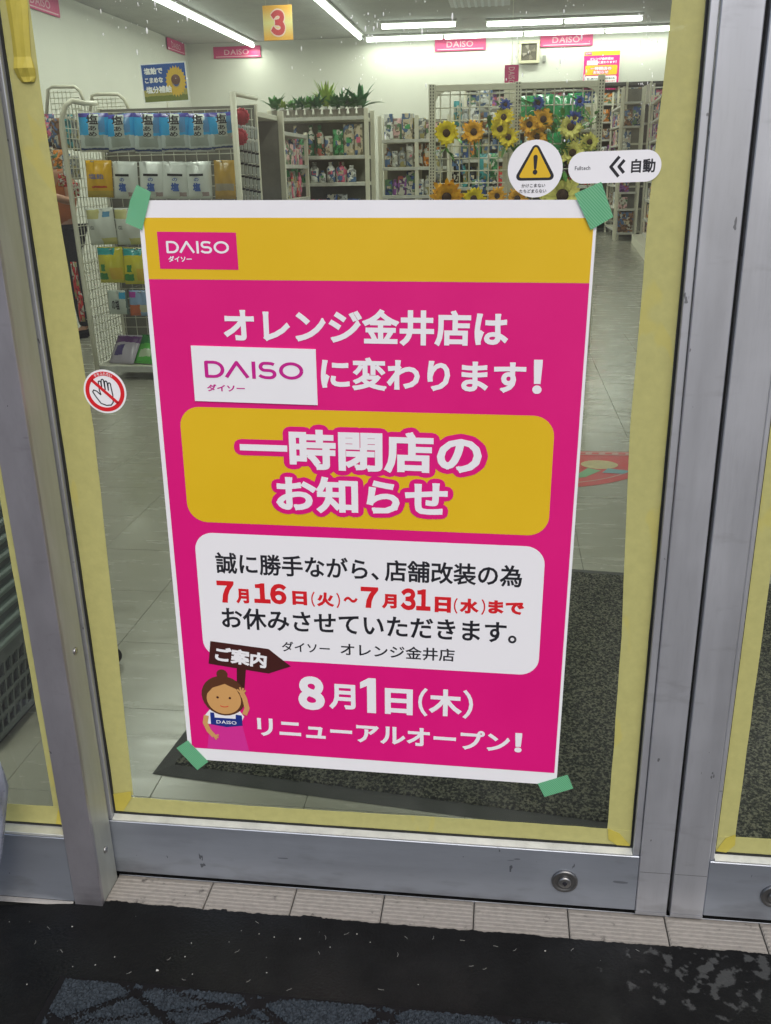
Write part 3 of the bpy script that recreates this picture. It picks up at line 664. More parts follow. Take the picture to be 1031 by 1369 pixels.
V, F = union([ccw([(-2.7, 14), (2.7, 14), (1.5, .5), (-1.5, .5)]), disc((0, 13.6), 2.7), disc((0, -3.8), 2.9, 14), disc((0, .6), 1.5)]); sp(st, V, F, 3, 'exclamation_mark', INK)
V, F = text2d('かけこまない', .01); sp(st, fit(V, -16, 13, -21.5, -17.2), F, 3, 'lettering', INK)
V, F = text2d('たちどまらない', .01); sp(st, fit(V, -18.5, 14.5, -28, -23.6), F, 3, 'lettering', INK)
st = empty('door_sticker', (.3265, -.0006, 1.1405), 'white oval automatic door sticker with black double arrow', 'sticker', rot=(0, -.012, 0)); st.location.y = -.003
p = rrect(-55.5, 55.5, -18.3, 18.3, 18.2, 10); MB().prism([(x*.001, z*.001) for x, z in p], -.0005, 0).build('sticker_sheet', PAPER, st, local=True)
V, F = text2d('Fulltech', .012); sp(st, fit(V, -47.5, -29, -2.6, 2.0), F, 1, 'lettering', INK)
V, F = text2d('自動', .028); sp(st, fit(V, 19.8, 48.5, -8, 8.2), F, 1, 'lettering', INK)
for x0, hh, w in ((-4.5, 11.5, 5.2), (5.2, 7.4, 5.2)):
    V, F = strokes([[(x0+hh*.85, hh), (x0, 0), (x0+hh*.85, -hh)]], 3.6); sp(st, V, F, 1, 'arrow_mark', INK)
st = empty('no_touching_sticker', (-.362, -.0006, .855), 'round red and white sticker showing a crossed-out hand, left of the poster', 'sticker')
MB().prism([(x*.001, z*.001) for x, z in disc((0, 0), 31.5, 48)], -.0005, 0).build('sticker_disc', PAPER, st, local=True)
def ring(r0, r1, n=48):
    a, b = disc((0, 0), r0, n), disc((0, 0), r1, n); return a+b, [(i, (i+1) % n, n+(i+1) % n, n+i) for i in range(n)]
V, F = ring(23, 28.8); sp(st, V, [f[::-1] for f in F], 2, 'red_ring', REDI)
V, F = strokes([[(-17.5, 16.5), (17.5, -16.5)]], 4.4); sp(st, V, F, 2, 'red_bar', REDI)
hand = [(-6.5, -5)]+[(-12, .5), (-16.5, 2.2), (-18.2, -.5), (-14, -8)]+[(-8, -17), (0, -20), (7, -19.5), (10.5, -15), (11, -5), (9.5, 9.5)]+arc(7.7, 10.5, 1.9, 2.2, 0, 180, 4)+[(5.4, 2), (4.8, 11.5)]+arc(2.9, 13, 1.9, 2.2, 0, 180, 4)+[(.8, 3), (0, 15)]+arc(-1.8, 15.5, 1.9, 2.2, 0, 180, 4)+[(-4, 4), (-4.4, 12.5)]+arc(-6.3, 13, 1.9, 2.2, 0, 180, 4)+[(-8, 2), (-6.5, -5)]
V, F = strokes([hand], 1.7); sp(st, V, F, 1, 'hand_outline', INK)
for k, ch in enumerate('手をふれない'):
    V, F = text2d(ch, .01); a = math.radians(90+26-k*10.5); V = fit(V, -2, 2, -2, 2)
    c, s = math.cos(a-math.pi/2), math.sin(a-math.pi/2); sp(st, [(25.9*math.cos(a)+x*c-y*s, 25.9*math.sin(a)+x*s+y*c) for x, y in V], F, 3, 'lettering', WINK)

# water splashes dried on the upper glass
random.seed(21); m = MB()
def blob(x, z, r, e=1.):
    n = 6; m.add([(x, -.0011, z)]+[(x+r*math.cos(k*1.047), -.0003, z+e*r*math.sin(k*1.047)) for k in range(n)], [(0, k+1, (k+1) % n+1) for k in range(n)], True)
for cx, n, sx in ((160, 14, 60), (180, 20, 50), (240, 12, 30), (480, 26, 26), (500, 22, 30), (560, 26, 70), (690, 22, 25), (755, 30, 14), (770, 20, 60), (860, 24, 10), (870, 18, 8), (420, 12, 60)):
    for _ in range(n):
        px = random.gauss(cx, sx*.45); py = abs(random.gauss(10, 70))
        if px > 885 or px < 75 or py > 250: continue
        p = at(px, py, Y=0); blob(p.x, p.z, random.choice([.0003, .0004, .0006, .0010])*random.uniform(.7, 1.3), random.choice([1, 1, 1.6, 3, 4]))
m.build('water_splash', mat('dried_droplet', (.85, .87, .85), rough=.2, spec=.8), kind='stuff', label='tiny dried water splashes scattered over the upper glass', cat='water drops')

# ================================================================== OUTSIDE, ON THE STEP
# looped doormat with diamond grooves at the bottom edge
random.seed(2)
dm = empty('doormat', (.1, -.5, 0), 'dark grey looped doormat with crossing diagonal grooves outside the door', 'doormat')
MB().bbox((-.445, -1.05, .0036), (.95, -.2335, .010), .002).build('mat_backing', BLACK, dm)
nx, ny = 420, 60; x0, x1, y0, y1 = -.432, .45, -.40, -.240
gx = np.linspace(x0, x1, nx); gy = np.linspace(y0, y1, ny); GX, GY = np.meshgrid(gx, gy)
rng = np.random.default_rng(1)
Z = .0125+.0042*rng.random(GX.shape)
for sgn, off in ((1, .035), (-1, .012)):
    u = (GX*.62+sgn*GY*.95+off) % .115; Z[np.abs(u-.057) < .0075] -= .0055
    u = (GX*.25+sgn*GY*1.0+off*2) % .16; Z[np.abs(u-.08) < .006] -= .0045
Z[0, :] = Z[-1, :] = .0098; Z[:, 0] = Z[:, -1] = .0098
vv = np.stack([GX+rng.normal(0, .0004, GX.shape), GY+rng.normal(0, .0004, GX.shape), Z], -1).reshape(-1, 3)
ff = [(j*nx+i, j*nx+i+1, (j+1)*nx+i+1, (j+1)*nx+i) for j in range(ny-1) for i in range(nx-1)]
q = MB(); q.v = [tuple(map(float, v)) for v in vv]; q.f = ff; q.sm = [False]*len(ff)
q.build('loop_pile', mat('grey_loop_pile', (.03, .038, .046), rough=.95, spec=.1, var=.7, vs=260, world=True), dm, kind='stuff')
# crumbs and litter
random.seed(31); m = MB()
for _ in range(46):
    px, py = random.uniform(0, 1031), random.triangular(1212, 1345, 1240)
    if px > 550 and random.random() < .6: continue
    p = at(px, py, Z=.004)
    if p.y > -.085: continue
    r = random.uniform(.0004, .0014)*(1.8 if random.random() < .07 else 1)
    vs = [(p.x+r*random.uniform(.6, 1.4)*math.cos(a), p.y+r*random.uniform(.6, 1.4)*math.sin(a), .0040) for a in (0, 1.3, 2.4, 3.9, 5.1)]
    m.add(vs+[(p.x, p.y, .004+r)], [(0, 1, 5), (1, 2, 5), (2, 3, 5), (3, 4, 5), (4, 0, 5)])
for _ in range(26):
    p = at(random.uniform(0, 900), random.triangular(1222, 1330, 1250), Z=.0042)
    if p.y > -.088: continue
    a = random.uniform(0, 6.28); c_ = [p]
    for k in range(4): a += random.uniform(-.6, .6); c_.append(c_[-1]+Vector((math.cos(a), math.sin(a), 0))*random.uniform(.001, .003))
    m.tube(c_, .00022, 4, True)
m.build('grit', mat('pale_grit', (.42, .43, .40), rough=.8), kind='stuff', label='tiny pale crumbs and grit scattered on the black step', cat='grit')
# crumpled plastic bag at the left edge
random.seed(4); q = MB(); rings = []
prof = [(.0, .012), (.03, .013), (.06, .014), (.10, .015), (.14, .017), (.18, .023), (.22, .029), (.26, .031), (.29, .030), (.310, .024), (.318, .010)]
c0 = Vector((-.594, -.140, .004)); n = 22; V = []; F = []
for i, (h, r) in enumerate(prof):
    for k in range(n):
        a = 2*math.pi*k/n; rr = r*(1+.22*math.sin(5*a+i*.7)*random.uniform(.3, 1)+random.uniform(-.07, .07)); V.append((c0.x-.035*max(0, 1-h/.15)+rr*1.25*math.cos(a)+.0022*i, c0.y+rr*.8*math.sin(a), c0.z+h))
for i in range(len(prof)-1):
    for k in range(n): F.append((i*n+k, i*n+(k+1) % n, (i+1)*n+(k+1) % n, (i+1)*n+k))
F.append(tuple((len(prof)-1)*n+k for k in range(n)))
q.add(V, F, True)
q.build('plastic_bag', mat('milky_plastic_film', (.30, .33, .40), rough=.28, var=.3, vs=30, bump=.6, bs=60, alpha=.92), label='crumpled pale blue plastic bag at the far left before the side window', cat='bag')
# ================================================================== INSIDE, NEAR THE DOOR
th_ = math.radians(-6.3); ex = Vector((math.cos(th_), math.sin(th_))); ey = Vector((-math.sin(th_), math.cos(th_))); o0 = Vector((-.489, .273))
def mp2(a, b): v = o0+ex*a+ey*b; return (v.x, v.y)
fm = empty('floor_mat', (o0.x, o0.y, 0), 'dark mottled carpet mat with black rubber edge just inside the door', 'mat')
q = MB(); A = [mp2(0, 0), mp2(1.8, 0), mp2(1.8, 1.2), mp2(0, 1.2)]; B = [mp2(.03, .03), mp2(1.77, .03), mp2(1.77, 1.17), mp2(.03, 1.17)]
q.add([(a, b, .001) for a, b in A]+[(a, b, .005) for a, b in B], [(0, 1, 5, 4), (1, 2, 6, 5), (2, 3, 7, 6), (3, 0, 4, 7), (4, 5, 6, 7)]); q.build('rubber_edge', mat('mat_rubber', (.016, .017, .015), rough=.6, var=.2, vs=30), fm)
nx, ny = 620, 420; rng = np.random.default_rng(5); a = np.linspace(.034, 1.766, nx); b = np.linspace(.034, 1.166, ny); AA, BB = np.meshgrid(a, b)
Z = .0065+.0035*rng.random(AA.shape); Z[0, :] = Z[-1, :] = .0045; Z[:, 0] = Z[:, -1] = .0045
AA = AA+rng.normal(0, .0009, AA.shape); BB = BB+rng.normal(0, .0009, AA.shape)
vv = np.stack([o0.x+ex.x*AA+ey.x*BB, o0.y+ex.y*AA+ey.y*BB, Z], -1).reshape(-1, 3)
me = bpy.data.meshes.new('carpet_pile'); idx = np.arange(nx*ny).reshape(ny, nx)
fc = np.stack([idx[:-1, :-1], idx[:-1, 1:], idx[1:, 1:], idx[1:, :-1]], -1).reshape(-1, 4)
vv = vv-np.array([o0.x, o0.y, 0]); me.from_pydata(vv.tolist(), [], fc.tolist())
def pile_mat():
    m = mat('mottled_carpet', (.05, .052, .04), rough=.95, var=.1, vs=100)
    n = m.node_tree.nodes; L = m.node_tree.links; b = n['Principled BSDF']; g = n.new('ShaderNodeNewGeometry')
    v = n.new('ShaderNodeTexNoise'); v.inputs['Scale'].default_value = 170; v.inputs['Detail'].default_value = 3; L.new(g.outputs['Position'], v.inputs[0])
    r = n.new('ShaderNodeValToRGB'); r.color_ramp.elements[0].position = .46; r.color_ramp.elements[0].color = (.018, .020, .015, 1); r.color_ramp.elements[1].position = .60; r.color_ramp.elements[1].color = (.13, .125, .09, 1)
    L.new(v.outputs[0], r.inputs[0]); L.new(r.outputs[0], b.inputs['Base Color']); return m
me.materials.append(pile_mat()); o = bpy.data.objects.new('carpet_pile', me); COL.objects.link(o); o.parent = fm; o['kind'] = 'stuff'
# red floor sticker
fs_ = empty('floor_sticker', (.35, 2.62, .0), 'red half-round sticker stuck on the shop floor behind the door', 'floor sticker')
def fpol(p, z, nm, mt): MB().add([(x, y, z) for x, y in p], [tuple(range(len(p)))]).build(nm, mt, fs_)
SR = mat('faded_red_vinyl', (.50, .035, .04), rough=.35, var=.12, vs=14); SW = mat('faded_pink_vinyl', (.50, .30, .26), rough=.35, var=.15, vs=30)
fpol(arc(.35, 2.64, .5, .5, 180, 360, 40), .0012, 'red_sheet', SR)
fpol(arc(.35, 2.64, .455, .455, 182, 358, 40)[::1]+arc(.35, 2.64, .447, .447, 358, 182, 40), .0020, 'white_line', SW)
fpol([(-.12, 2.585), (.82, 2.585), (.83, 2.628), (-.13, 2.628)], .0024, 'pale_band', SW)
for k in range(16): fpol([(-.08+k*.055, 2.596), (-.08+k*.055+.03, 2.594), (-.08+k*.055+.034, 2.617), (-.08+k*.055+.006, 2.619)], .0028, 'print_mark', SR)
GRN = mat('green_vinyl', (.16, .36, .18), rough=.4); TEA = mat('teal_vinyl', (.12, .27, .30), rough=.4); TAN = mat('tan_vinyl', (.48, .40, .20), rough=.4, var=.2, vs=30)
fpol([(.47, 2.26), (.53, 2.28), (.60, 2.37), (.55, 2.40)], .0020, 'print_shape', GRN); fpol([(.60, 2.34), (.68, 2.33), (.72, 2.37), (.63, 2.40)], .0024, 'print_shape', TEA)
fpol([(.42, 2.37), (.45, 2.42), (.43, 2.44), (.40, 2.41)], .0020, 'print_shape', TEA); fpol(arc(.60, 2.45, .075, .06, 0, 360, 18)[:-1], .0020, 'print_shape', TAN); fpol([(.73, 2.45), (.79, 2.43), (.78, 2.47)], .0020, 'print_shape', mat('yellow_vinyl', (.5, .4, .05)))

# stack of shopping baskets on castors behind the side window
BK = mat('basket_grey_green', (.075, .09, .085), rough=.45)
def basket_mesh():
    q = MB(); n = 0
    def prof(z, g=0):   # half sizes at height z
        t = z/.24; return (.19+.03*t+g, .14+.025*t+g)
    def rim(z, h, th, g=0):
        a, b = prof(z, g); a2, b2 = a-th, b-th
        for (xa, xb, ya, yb) in ((-a, a, -b, -b2), (-a, a, b2, b), (-a, -a2, -b2, b2), (a2, a, -b2, b2)): q.box((xa, ya, z), (xb, yb, z+h))
    for z, h in ((0, .02), (.052, .009), (.094, .009), (.136, .010), (.178, .035)): rim(z, h, .003)
    for face in range(4):
        L = .19 if face % 2 == 0 else .14; k = int(L*2/.024)
        for i in range(k+1):
            t = -1+2*i/k
            for z0, z1 in ((.018, .054), (.058, .096), (.10, .138), (.142, .18)):
                a0, b0 = prof(z0, -.001); a1, b1 = prof(z1, -.001)
                if face % 2 == 0:
                    s = -1 if face == 0 else 1; P = lambda a, b, z, d: (t*a+d, s*b, z); vs = [P(a0, b0, z0, -.003), P(a0, b0, z0, .003), P(a1, b1, z1, .003), P(a1, b1, z1, -.003)]
                    vs += [(x, y-s*.003, z) for x, y, z in vs]
                else:
                    s = -1 if face == 1 else 1; vs = [(s*a0, t*b0-.003, z0), (s*a0, t*b0+.003, z0), (s*a1, t*b1+.003, z1), (s*a1, t*b1-.003, z1)]; vs += [(x-s*.003, y, z) for x, y, z in vs]
                q.add(vs, [(0, 1, 2, 3), (7, 6, 5, 4), (0, 3, 7, 4), (1, 5, 6, 2)])
    q.box((-.19, -.14, 0), (.19, .14, .004))
    r = MB()
    a, b = .225, .170
    for (xa, xb, ya, yb) in ((-a, a, -b, -b+.02), (-a, a, b-.02, b), (-a, -a+.02, -b+.02, b-.02), (a-.02, a, -b+.02, b-.02)): r.bbox((xa, ya, .213), (xb, yb, .228), .004)
    return q, r
bw = empty('shopping_basket', (-1.02, .44, .03), 'dark grey green shopping basket at the bottom of the stack', 'shopping basket', 'shopping baskets stacked behind the side window')
q, r = basket_mesh(); q.build('basket_body', BK, bw, local=True); r.build('rim', mat('basket_rim_plastic', (.10, .135, .12), rough=.4), bw, local=True)
names = ['second', 'third', 'fourth', 'fifth', 'sixth', 'seventh', 'eighth', 'ninth', 'tenth', 'eleventh', 'twelfth', 'thirteenth', 'fourteenth', 'fifteenth']
for k in range(14): dup(bw, loc=(-1.02+random.uniform(-.003, .003), .44+random.uniform(-.003, .003), .03+.034*(k+1)), label=f'dark grey green shopping basket, {names[k]} from the bottom of the stack')
cart = empty('basket_trolley', (-1.0, .5, 0), 'low black wheeled stand under the stacked shopping baskets', 'trolley')
q = MB().tube([(-1.24, .66, .012), (-.80, .66, .012)], .009, 8); q.tube([(-1.24, .28, .012), (-1.24, .66, .012)], .009, 8)
q.tube([(-.80, .66, .012), (-.765, .68, .03), (-.746, .70, .09), (-.741, .70, .16), (-.748, .70, .225), (-.772, .70, .26), (-.81, .70, .28)], .007, 8)
q.build('frame', mat('black_tube', (.015, .015, .015), rough=.35), cart)
for (xx, yy) in ((-1.30, .66), (-.748, .70)):
    w = MB().lathe([(.020, -.010), (.022, -.006), (.022, .006), (.020, .010)], (xx, yy, .0225), 18, 'Y').build('castor', BLACK, cart)
    MB().box((xx-.010, yy-.013, .026), (xx+.010, yy-.0105, .055)).box((xx-.010, yy+.0105, .026), (xx+.010, yy+.013, .055)).box((xx-.010, yy-.013, .0552), (xx+.010, yy+.013, .062)).build('castor_fork', mat('chrome', (.6, .6, .6), rough=.2, metal=1), w)

# ================================================================== SHOP FITTINGS
PAL = {'pink': (.55, .12, .20), 'red': (.50, .03, .03), 'white': (.62, .62, .58), 'pale blue': (.28, .42, .52), 'dark blue': (.03, .07, .22), 'green': (.06, .26, .10), 'yellow': (.62, .47, .05),
       'orange': (.60, .20, .03), 'brown': (.20, .10, .05), 'grey': (.24, .25, .25), 'teal': (.05, .25, .27), 'beige': (.45, .38, .27), 'purple': (.22, .08, .28), 'black': (.02, .02, .022), 'dark green': (.02, .09, .04), 'pale pink': (.55, .33, .33)}
PAL = {k: tuple(min(.8, x*1.35) for x in v) for k, v in PAL.items()}
def pm(c):
    nm = 'pack_'+c.replace(' ', '_')
    if nm in MATS: return MATS[nm]
    m = mat(nm, PAL[c], rough=.35, var=.2, vs=20, det=2); n = m.node_tree.nodes; L = m.node_tree.links; b = n['Principled BSDF']; src = b.inputs['Base Color'].links[0].from_socket
    rg = random.Random(hash(len(c)*31+ord(c[0])+ord(c[-1]))); oi = n.new('ShaderNodeObjectInfo'); tc = n.new('ShaderNodeTexCoord')
    for k, col in enumerate(((.55, .53, .46), tuple(x*.35 for x in PAL[c]), rg.choice([(.4, .1, .08), (.08, .15, .3), (.35, .30, .12), (.1, .2, .1)]))):
        ad = n.new('ShaderNodeVectorMath'); ad.operation = 'ADD'; L.new(tc.outputs['Object'], ad.inputs[0]); cb = n.new('ShaderNodeCombineXYZ'); mu = n.new('ShaderNodeMath'); mu.operation = 'MULTIPLY'; L.new(oi.outputs['Random'], mu.inputs[0]); mu.inputs[1].default_value = 7.3+3*k
        for q in range(3): L.new(mu.outputs[0], cb.inputs[q])
        L.new(cb.outputs[0], ad.inputs[1]); v = n.new('ShaderNodeTexVoronoi'); v.distance = 'CHEBYCHEV'; v.inputs['Scale'].default_value = (17, 34, 24)[k]; L.new(ad.outputs[0], v.inputs[0])
        sp = n.new('ShaderNodeSeparateColor'); L.new(v.outputs['Color'], sp.inputs[0]); g = n.new('ShaderNodeMath'); g.operation = 'GREATER_THAN'; g.inputs[1].default_value = (.68, .72, .80)[k]; L.new(sp.outputs[k], g.inputs[0])
        mx = n.new('ShaderNodeMix'); mx.data_type = 'RGBA'; L.new(g.outputs[0], mx.inputs[0]); L.new(src, mx.inputs[6]); mx.inputs[7].default_value = (*col, 1); src = mx.outputs[2]
    L.new(src, b.inputs['Base Color']); return m
LBL = mat('pack_label_white', (.62, .62, .58), rough=.4)
def pk_box(w, h, d):
    return MB().bbox((-w/2, 0, 0), (w/2, d, h), .003)
def pk_bag(w, h, d, n=7):
    m = MB(); V = []; F = []
    for s in (-1, 1):
        for j in range(n+1):
            for i in range(n+1):
                x = -1+2*i/n; z = j/n; e = (1-abs(x)**2.2)*(.9+.2*math.sin(7*x+5*z))*(math.sin(math.pi*min(1, max(0, (z-.06)/.86)))**.6 if .06 < z < .92 else 0)
                V.append((x*w/2*(1-.03*e), s*d/2*(.06+e), z*h))
    N = (n+1)**2
    for j in range(n):
        for i in range(n):
            a = j*(n+1)+i; F.append((a, a+1, a+n+2, a+n+1)); F.append((N+a, N+a+n+1, N+a+n+2, N+a+1))
    for j in range(n):
        for i in (0, n):
            a = j*(n+1)+i; b = a+n+1; F.append((a, b, N+b, N+a) if i == 0 else (a, N+a, N+b, b))
    for i in range(n):
        F.append((i, N+i, N+i+1, i+1)); a = n*(n+1)+i; F.append((a, a+1, N+a+1, N+a))
    return m.add(V, F, True)
def pk_bottle(w, h, d):
    r = w/2; return MB().lathe([(r*.92, 0), (r, .01), (r, h*.68), (r*.45, h*.82), (r*.42, h*.86), (r*.5, h*.86), (r*.5, h)], (0, r, 0), 12)
PROTO = {}
def product(kind, w, h, d, c, loc, rz, label, group):
    key = (kind, round(w, 2), round(h, 2), c)
    t = bpy.data.objects.new(kind, None)
    if key in PROTO: o = PROTO[key].copy(); COL.objects.link(o); ch = [x.copy() for x in PK[key]]; 
    else:
        w, h = round(w, 2), round(h, 2)
        o = {'product_box': pk_box, 'snack_packet': pk_bag, 'bottle': pk_bottle}[kind](w, h, d).build(kind, pm(c)); PROTO[key] = o
        y = {'product_box': -.0012, 'snack_packet': -d*.56, 'bottle': -.0015}[kind]
        lab = MB().bbox((-w*.22, y, h*.40), (w*.26, y+(.001 if kind != 'snack_packet' else d*.25), h*.58), .0003); cl = lab.build('pack_label', pm('beige') if c not in ('white', 'beige') else pm(random.choice(['pink', 'dark blue', 'green'])), o, local=True)
        PK[key] = [cl]; ch = []
    for x in ch: COL.objects.link(x); x.parent = o
    o.location = loc; o.rotation_euler = (0, 0, rz)
    o.color = (1, 1, 1, 1)
    tag(o, label, {'product_box': 'box', 'snack_packet': 'packet', 'bottle': 'bottle'}[kind], group)
    return o
PK = {}
bpy.data.objects
ORD = ['first', 'second', 'third', 'fourth', 'fifth', 'sixth', 'seventh', 'eighth', 'ninth', 'tenth', 'eleventh', 'twelfth', 'thirteenth', 'fourteenth', 'fifteenth', 'sixteenth', 'seventeenth', 'eighteenth', 'nineteenth', 'twentieth']+[f'{i}th' for i in range(21, 60)]
def gondola(name, label, cat, origin, rz, width, depth, shelves, height, stock, where, group, back=True, seed=0, posts=None):
    """local frame: x along the front, y into the shelf, z up. stock: {shelf index: (colours, kinds, (wmin,wmax), (hmin,hmax), gap)}"""
    random.seed(seed)
    T = Matrix.Translation(origin) @ Matrix.Rotation(rz, 4, 'Z')
    root = empty(name, origin, label, cat, rot=(0, 0, rz))
    posts = posts or [0, width]
    for x in posts:
        q = MB().bbox((x-.018, 0.0, 0), (x+.018, .03, height), .002)
        q.bbox((x-.018, depth-.03, 0), (x+.018, depth, height), .002); q.build('upright', CREAM, root, local=True)
    if back: MB().box((.02, depth-.028, .05), (width-.02, depth-.02, height-.02)).build('back_panel', mat('shelf_back_panel', (.20, .19, .16), rough=.6, var=.2, vs=6), root, local=True)
    for si, z in enumerate(shelves):
        s = MB().bbox((.019, .004, z-.03), (width-.019, depth-.03, z), .002).build('shelf', CREAM2, root, local=True)
        MB().box((.02, -.004, z-.028), (width-.02, .003, z-.002)).build('price_rail', mat('price_rail_plastic', (.55, .54, .50), rough=.35, var=.2, vs=12), s, local=True)
        if si in stock:
            cols, kinds, wr, hr, gap = stock[si]; x = .035; i = 0
            while True:
                w = random.choice([wr[0], (wr[0]+wr[1])/2, wr[1]]); h = random.choice([hr[0], (hr[0]+hr[1])/2, hr[1]])
                if x+w > width-.03: break
                c = random.choice(cols); k = random.choice(kinds)
                p = T @ Vector((x+w/2, .03+(.03 if k == 'snack_packet' else random.uniform(0, .02)), z+.001))
                nm = {'product_box': 'box', 'snack_packet': 'packet', 'bottle': 'bottle'}[k]
                product(k, w, h, min(.1, w) if k != 'snack_packet' else .04, c, p, rz+random.uniform(-.04, .04), f'{c} {nm}, {ORD[i]} from the left, {ORD[si]} shelf of {where}', group)
                x += w+gap*random.uniform(.4, 1.6); i += 1
    return root
B_, P_K, BT = 'product_box', 'snack_packet', 'bottle'
# plant rack
gondola('plant_rack', 'cream shelf rack topped by a row of small potted plants', 'rack', (-1.87, 7.3, 0), 0, .85, .42, [1.597, 1.283, 1.06, .80, .5, .15], 1.66,
        {1: (['green', 'dark green', 'white', 'beige', 'yellow', 'brown'], [B_, BT, P_K], (.06, .09), (.16, .25), .004), 2: (['grey', 'pink', 'green', 'black', 'white', 'pale blue'], [B_, P_K, BT], (.06, .10), (.10, .17), .003), 3: (['black', 'grey', 'pink', 'dark blue'], [B_, P_K], (.07, .1), (.12, .2), .004)},
        'the plant rack', 'goods on the plant rack', seed=1)
# side shelving to its left, seen end on
gondola('shelf_unit', 'cream shelf unit running away from the door beside the plant rack', 'shelf unit', (-1.52, 5.35, 0), math.pi/2, 1.85, .36, [1.45, 1.21, .95, .5, .15], 1.47,
        {1: (['pink', 'white', 'beige', 'green', 'pale pink'], [B_, P_K], (.08, .12), (.13, .19), .008), 2: (['pink', 'grey', 'white', 'red'], [B_, P_K], (.08, .12), (.13, .2), .008)}, 'the side shelves', 'goods on the side shelves', seed=2)
# middle display
gondola('shelf_unit', 'narrow cluttered shelf unit between the plant rack and the sunflower grid', 'shelf unit', (-.98, 7.9, 0), 0, .64, .4, [1.42, 1.18, .93, .5], 1.62,
        {0: (['grey', 'white', 'pale pink', 'beige'], [B_, B_, P_K], (.08, .12), (.14, .22), .003), 1: (['orange', 'white', 'dark blue', 'grey', 'pale blue', 'brown'], [B_, P_K, BT], (.05, .08), (.14, .20), .003), 2: (['dark blue', 'red', 'white', 'grey', 'purple'], [B_, P_K, BT], (.05, .08), (.14, .21), .003)},
        'the narrow middle unit', 'goods on the narrow middle unit', seed=3, posts=[0, .34, .64])
# long unit behind the sunflower grid
gondola('shelf_unit', 'long stocked shelf unit standing behind the sunflower grid', 'shelf unit', (-.30, 8.6, 0), 0, 1.35, .4, [1.50, 1.24, .98, .7], 1.74,
        {0: (['grey', 'brown', 'white', 'pale pink', 'dark green', 'beige'], [B_, P_K, BT], (.08, .12), (.16, .24), .005), 1: (['black', 'grey', 'dark blue', 'green', 'teal', 'orange', 'brown'], [B_, P_K, BT], (.06, .09), (.17, .22), .004), 2: (['black', 'teal', 'dark blue', 'red', 'grey', 'green'], [B_, P_K, BT], (.06, .09), (.16, .22), .004)},
        'the unit behind the sunflower grid', 'goods behind the sunflower grid', seed=4, posts=[0, .68, 1.35])
# right-hand aisle
PKS = ['pink', 'pale pink', 'white', 'beige', 'orange', 'grey', 'red', 'brown', 'purple', 'pale blue']
PK3 = PKS+['black', 'dark blue', 'brown']
gondola('shelf_unit', 'tall stocked shelving along the back wall beside the aisle', 'shelf unit', (-.6, 17.3, 0), 0, 4.6, .45, [2.22, 1.92, 1.62, 1.32, 1.02, .6, .2], 2.5,
        {k: (PK3, [B_, P_K], (.16, .26), (.18, .25), .01) for k in range(0, 5)}, 'the back wall shelving', 'goods on the back wall shelving', seed=5, posts=[0, 1.25, 2.35, 2.75, 3.6, 4.6])
MB().bbox((-.6, 17.2, 2.505), (4.0, 17.75, 2.56), .004).build('shelf_top_board', mat('dark_board', (.04, .04, .035), rough=.6), label='dark board lying on top of the back wall shelving', cat='board')
gondola('shelf_unit', 'shelving with pink goods on the far right side of the aisle', 'shelf unit', (2.03, 17.2, 0), -math.pi/2, 2.1, .4, [2.1, 1.8, 1.5, 1.2, .85, .5, .14], 2.4,
        {k: (PK3, [B_, P_K], (.2, .28), (.2, .26), .02) for k in range(1, 6)}, 'the far aisle shelving', 'goods on the far aisle shelving', seed=15)
gondola('shelf_unit', 'narrow cream end unit in the right aisle', 'shelf unit', (1.98, 14.9, 0), 0, .32, .25, [2.1, 1.75, 1.4, 1.08, .76, .5, .13], 2.32,
        {1: (PK3, [B_, P_K], (.10, .14), (.2, .28), .01), 2: (PK3, [B_, P_K], (.10, .14), (.2, .28), .01), 3: (['purple', 'pale pink', 'white'], [B_, P_K], (.10, .14), (.2, .25), .01), 4: (['purple', 'white', 'dark blue'], [B_], (.12, .14), (.2, .25), .01), 5: (['purple', 'pale pink'], [B_], (.12, .14), (.18, .22), .01), 6: (['brown'], [B_], (.24, .25), (.30, .32), .01)}, 'the narrow aisle end unit', 'goods on the narrow aisle end unit', seed=16)
ga = math.atan2(-4.2, -.29)
gondola('shelf_unit', 'nearest right aisle shelving beside the yellow tape', 'shelf unit', (2.36, 14.5, 0), ga, 4.2, .5, [2.05, 1.78, 1.50, 1.22, .94, .66, .38, .16], 2.32,
        {k: (PK3, [B_, P_K], (.14, .22), (.16, .24), .01) for k in range(1, 8)}, 'the near aisle shelving', 'goods on the near aisle shelving', seed=17)
o_ = MB().box((0, -.16, .0), (4.2, -.005, .13)).build('display_plinth', CREAM, label='low cream plinth along the foot of the right aisle shelving', cat='plinth'); o_.location = (2.36, 14.5, 0); o_.rotation_euler = (0, 0, ga)
# ---- end rack with hanging packets (left foreground of the shop)
er = empty('end_rack', (-1.76, 4.2, 0), 'cream wire end rack hung with snack packets at the left', 'rack')
P = lambda x, y, Y=4.05: at(x, y, Y=Y)
def path(*pts): return [at(x, y, Y=Y) for x, y, Y in pts]
q = MB().tube(path((128, 138, 4.5), (112, 138, 4.1), (96, 135, 4.02), (88, 141, 4.0), (82.5, 160, 4.0), (83, 175, 4.0), (98, 280, 3.98), (115, 395, 3.96), (133, 509, 3.95)), .014, 10); q.build('front_tube', CREAM, er)
q = MB().tube([(-1.262, 4.0, .02), (-1.262, 4.0, 1.555)], .017, 10); q.tube([(-1.262, 4.0, 1.545), (-1.262, 4.5, 1.555)], .012, 8); q.build('front_tube', CREAM, er)
WIRE = mat('cream_wire', (.66, .64, .53), rough=.4)
q = MB()
for k in range(12):
    yy = 4.03+k*.042; q.tube([(-2.235, yy, .08), (-2.235, yy, 1.53)], .0028, 5, False)
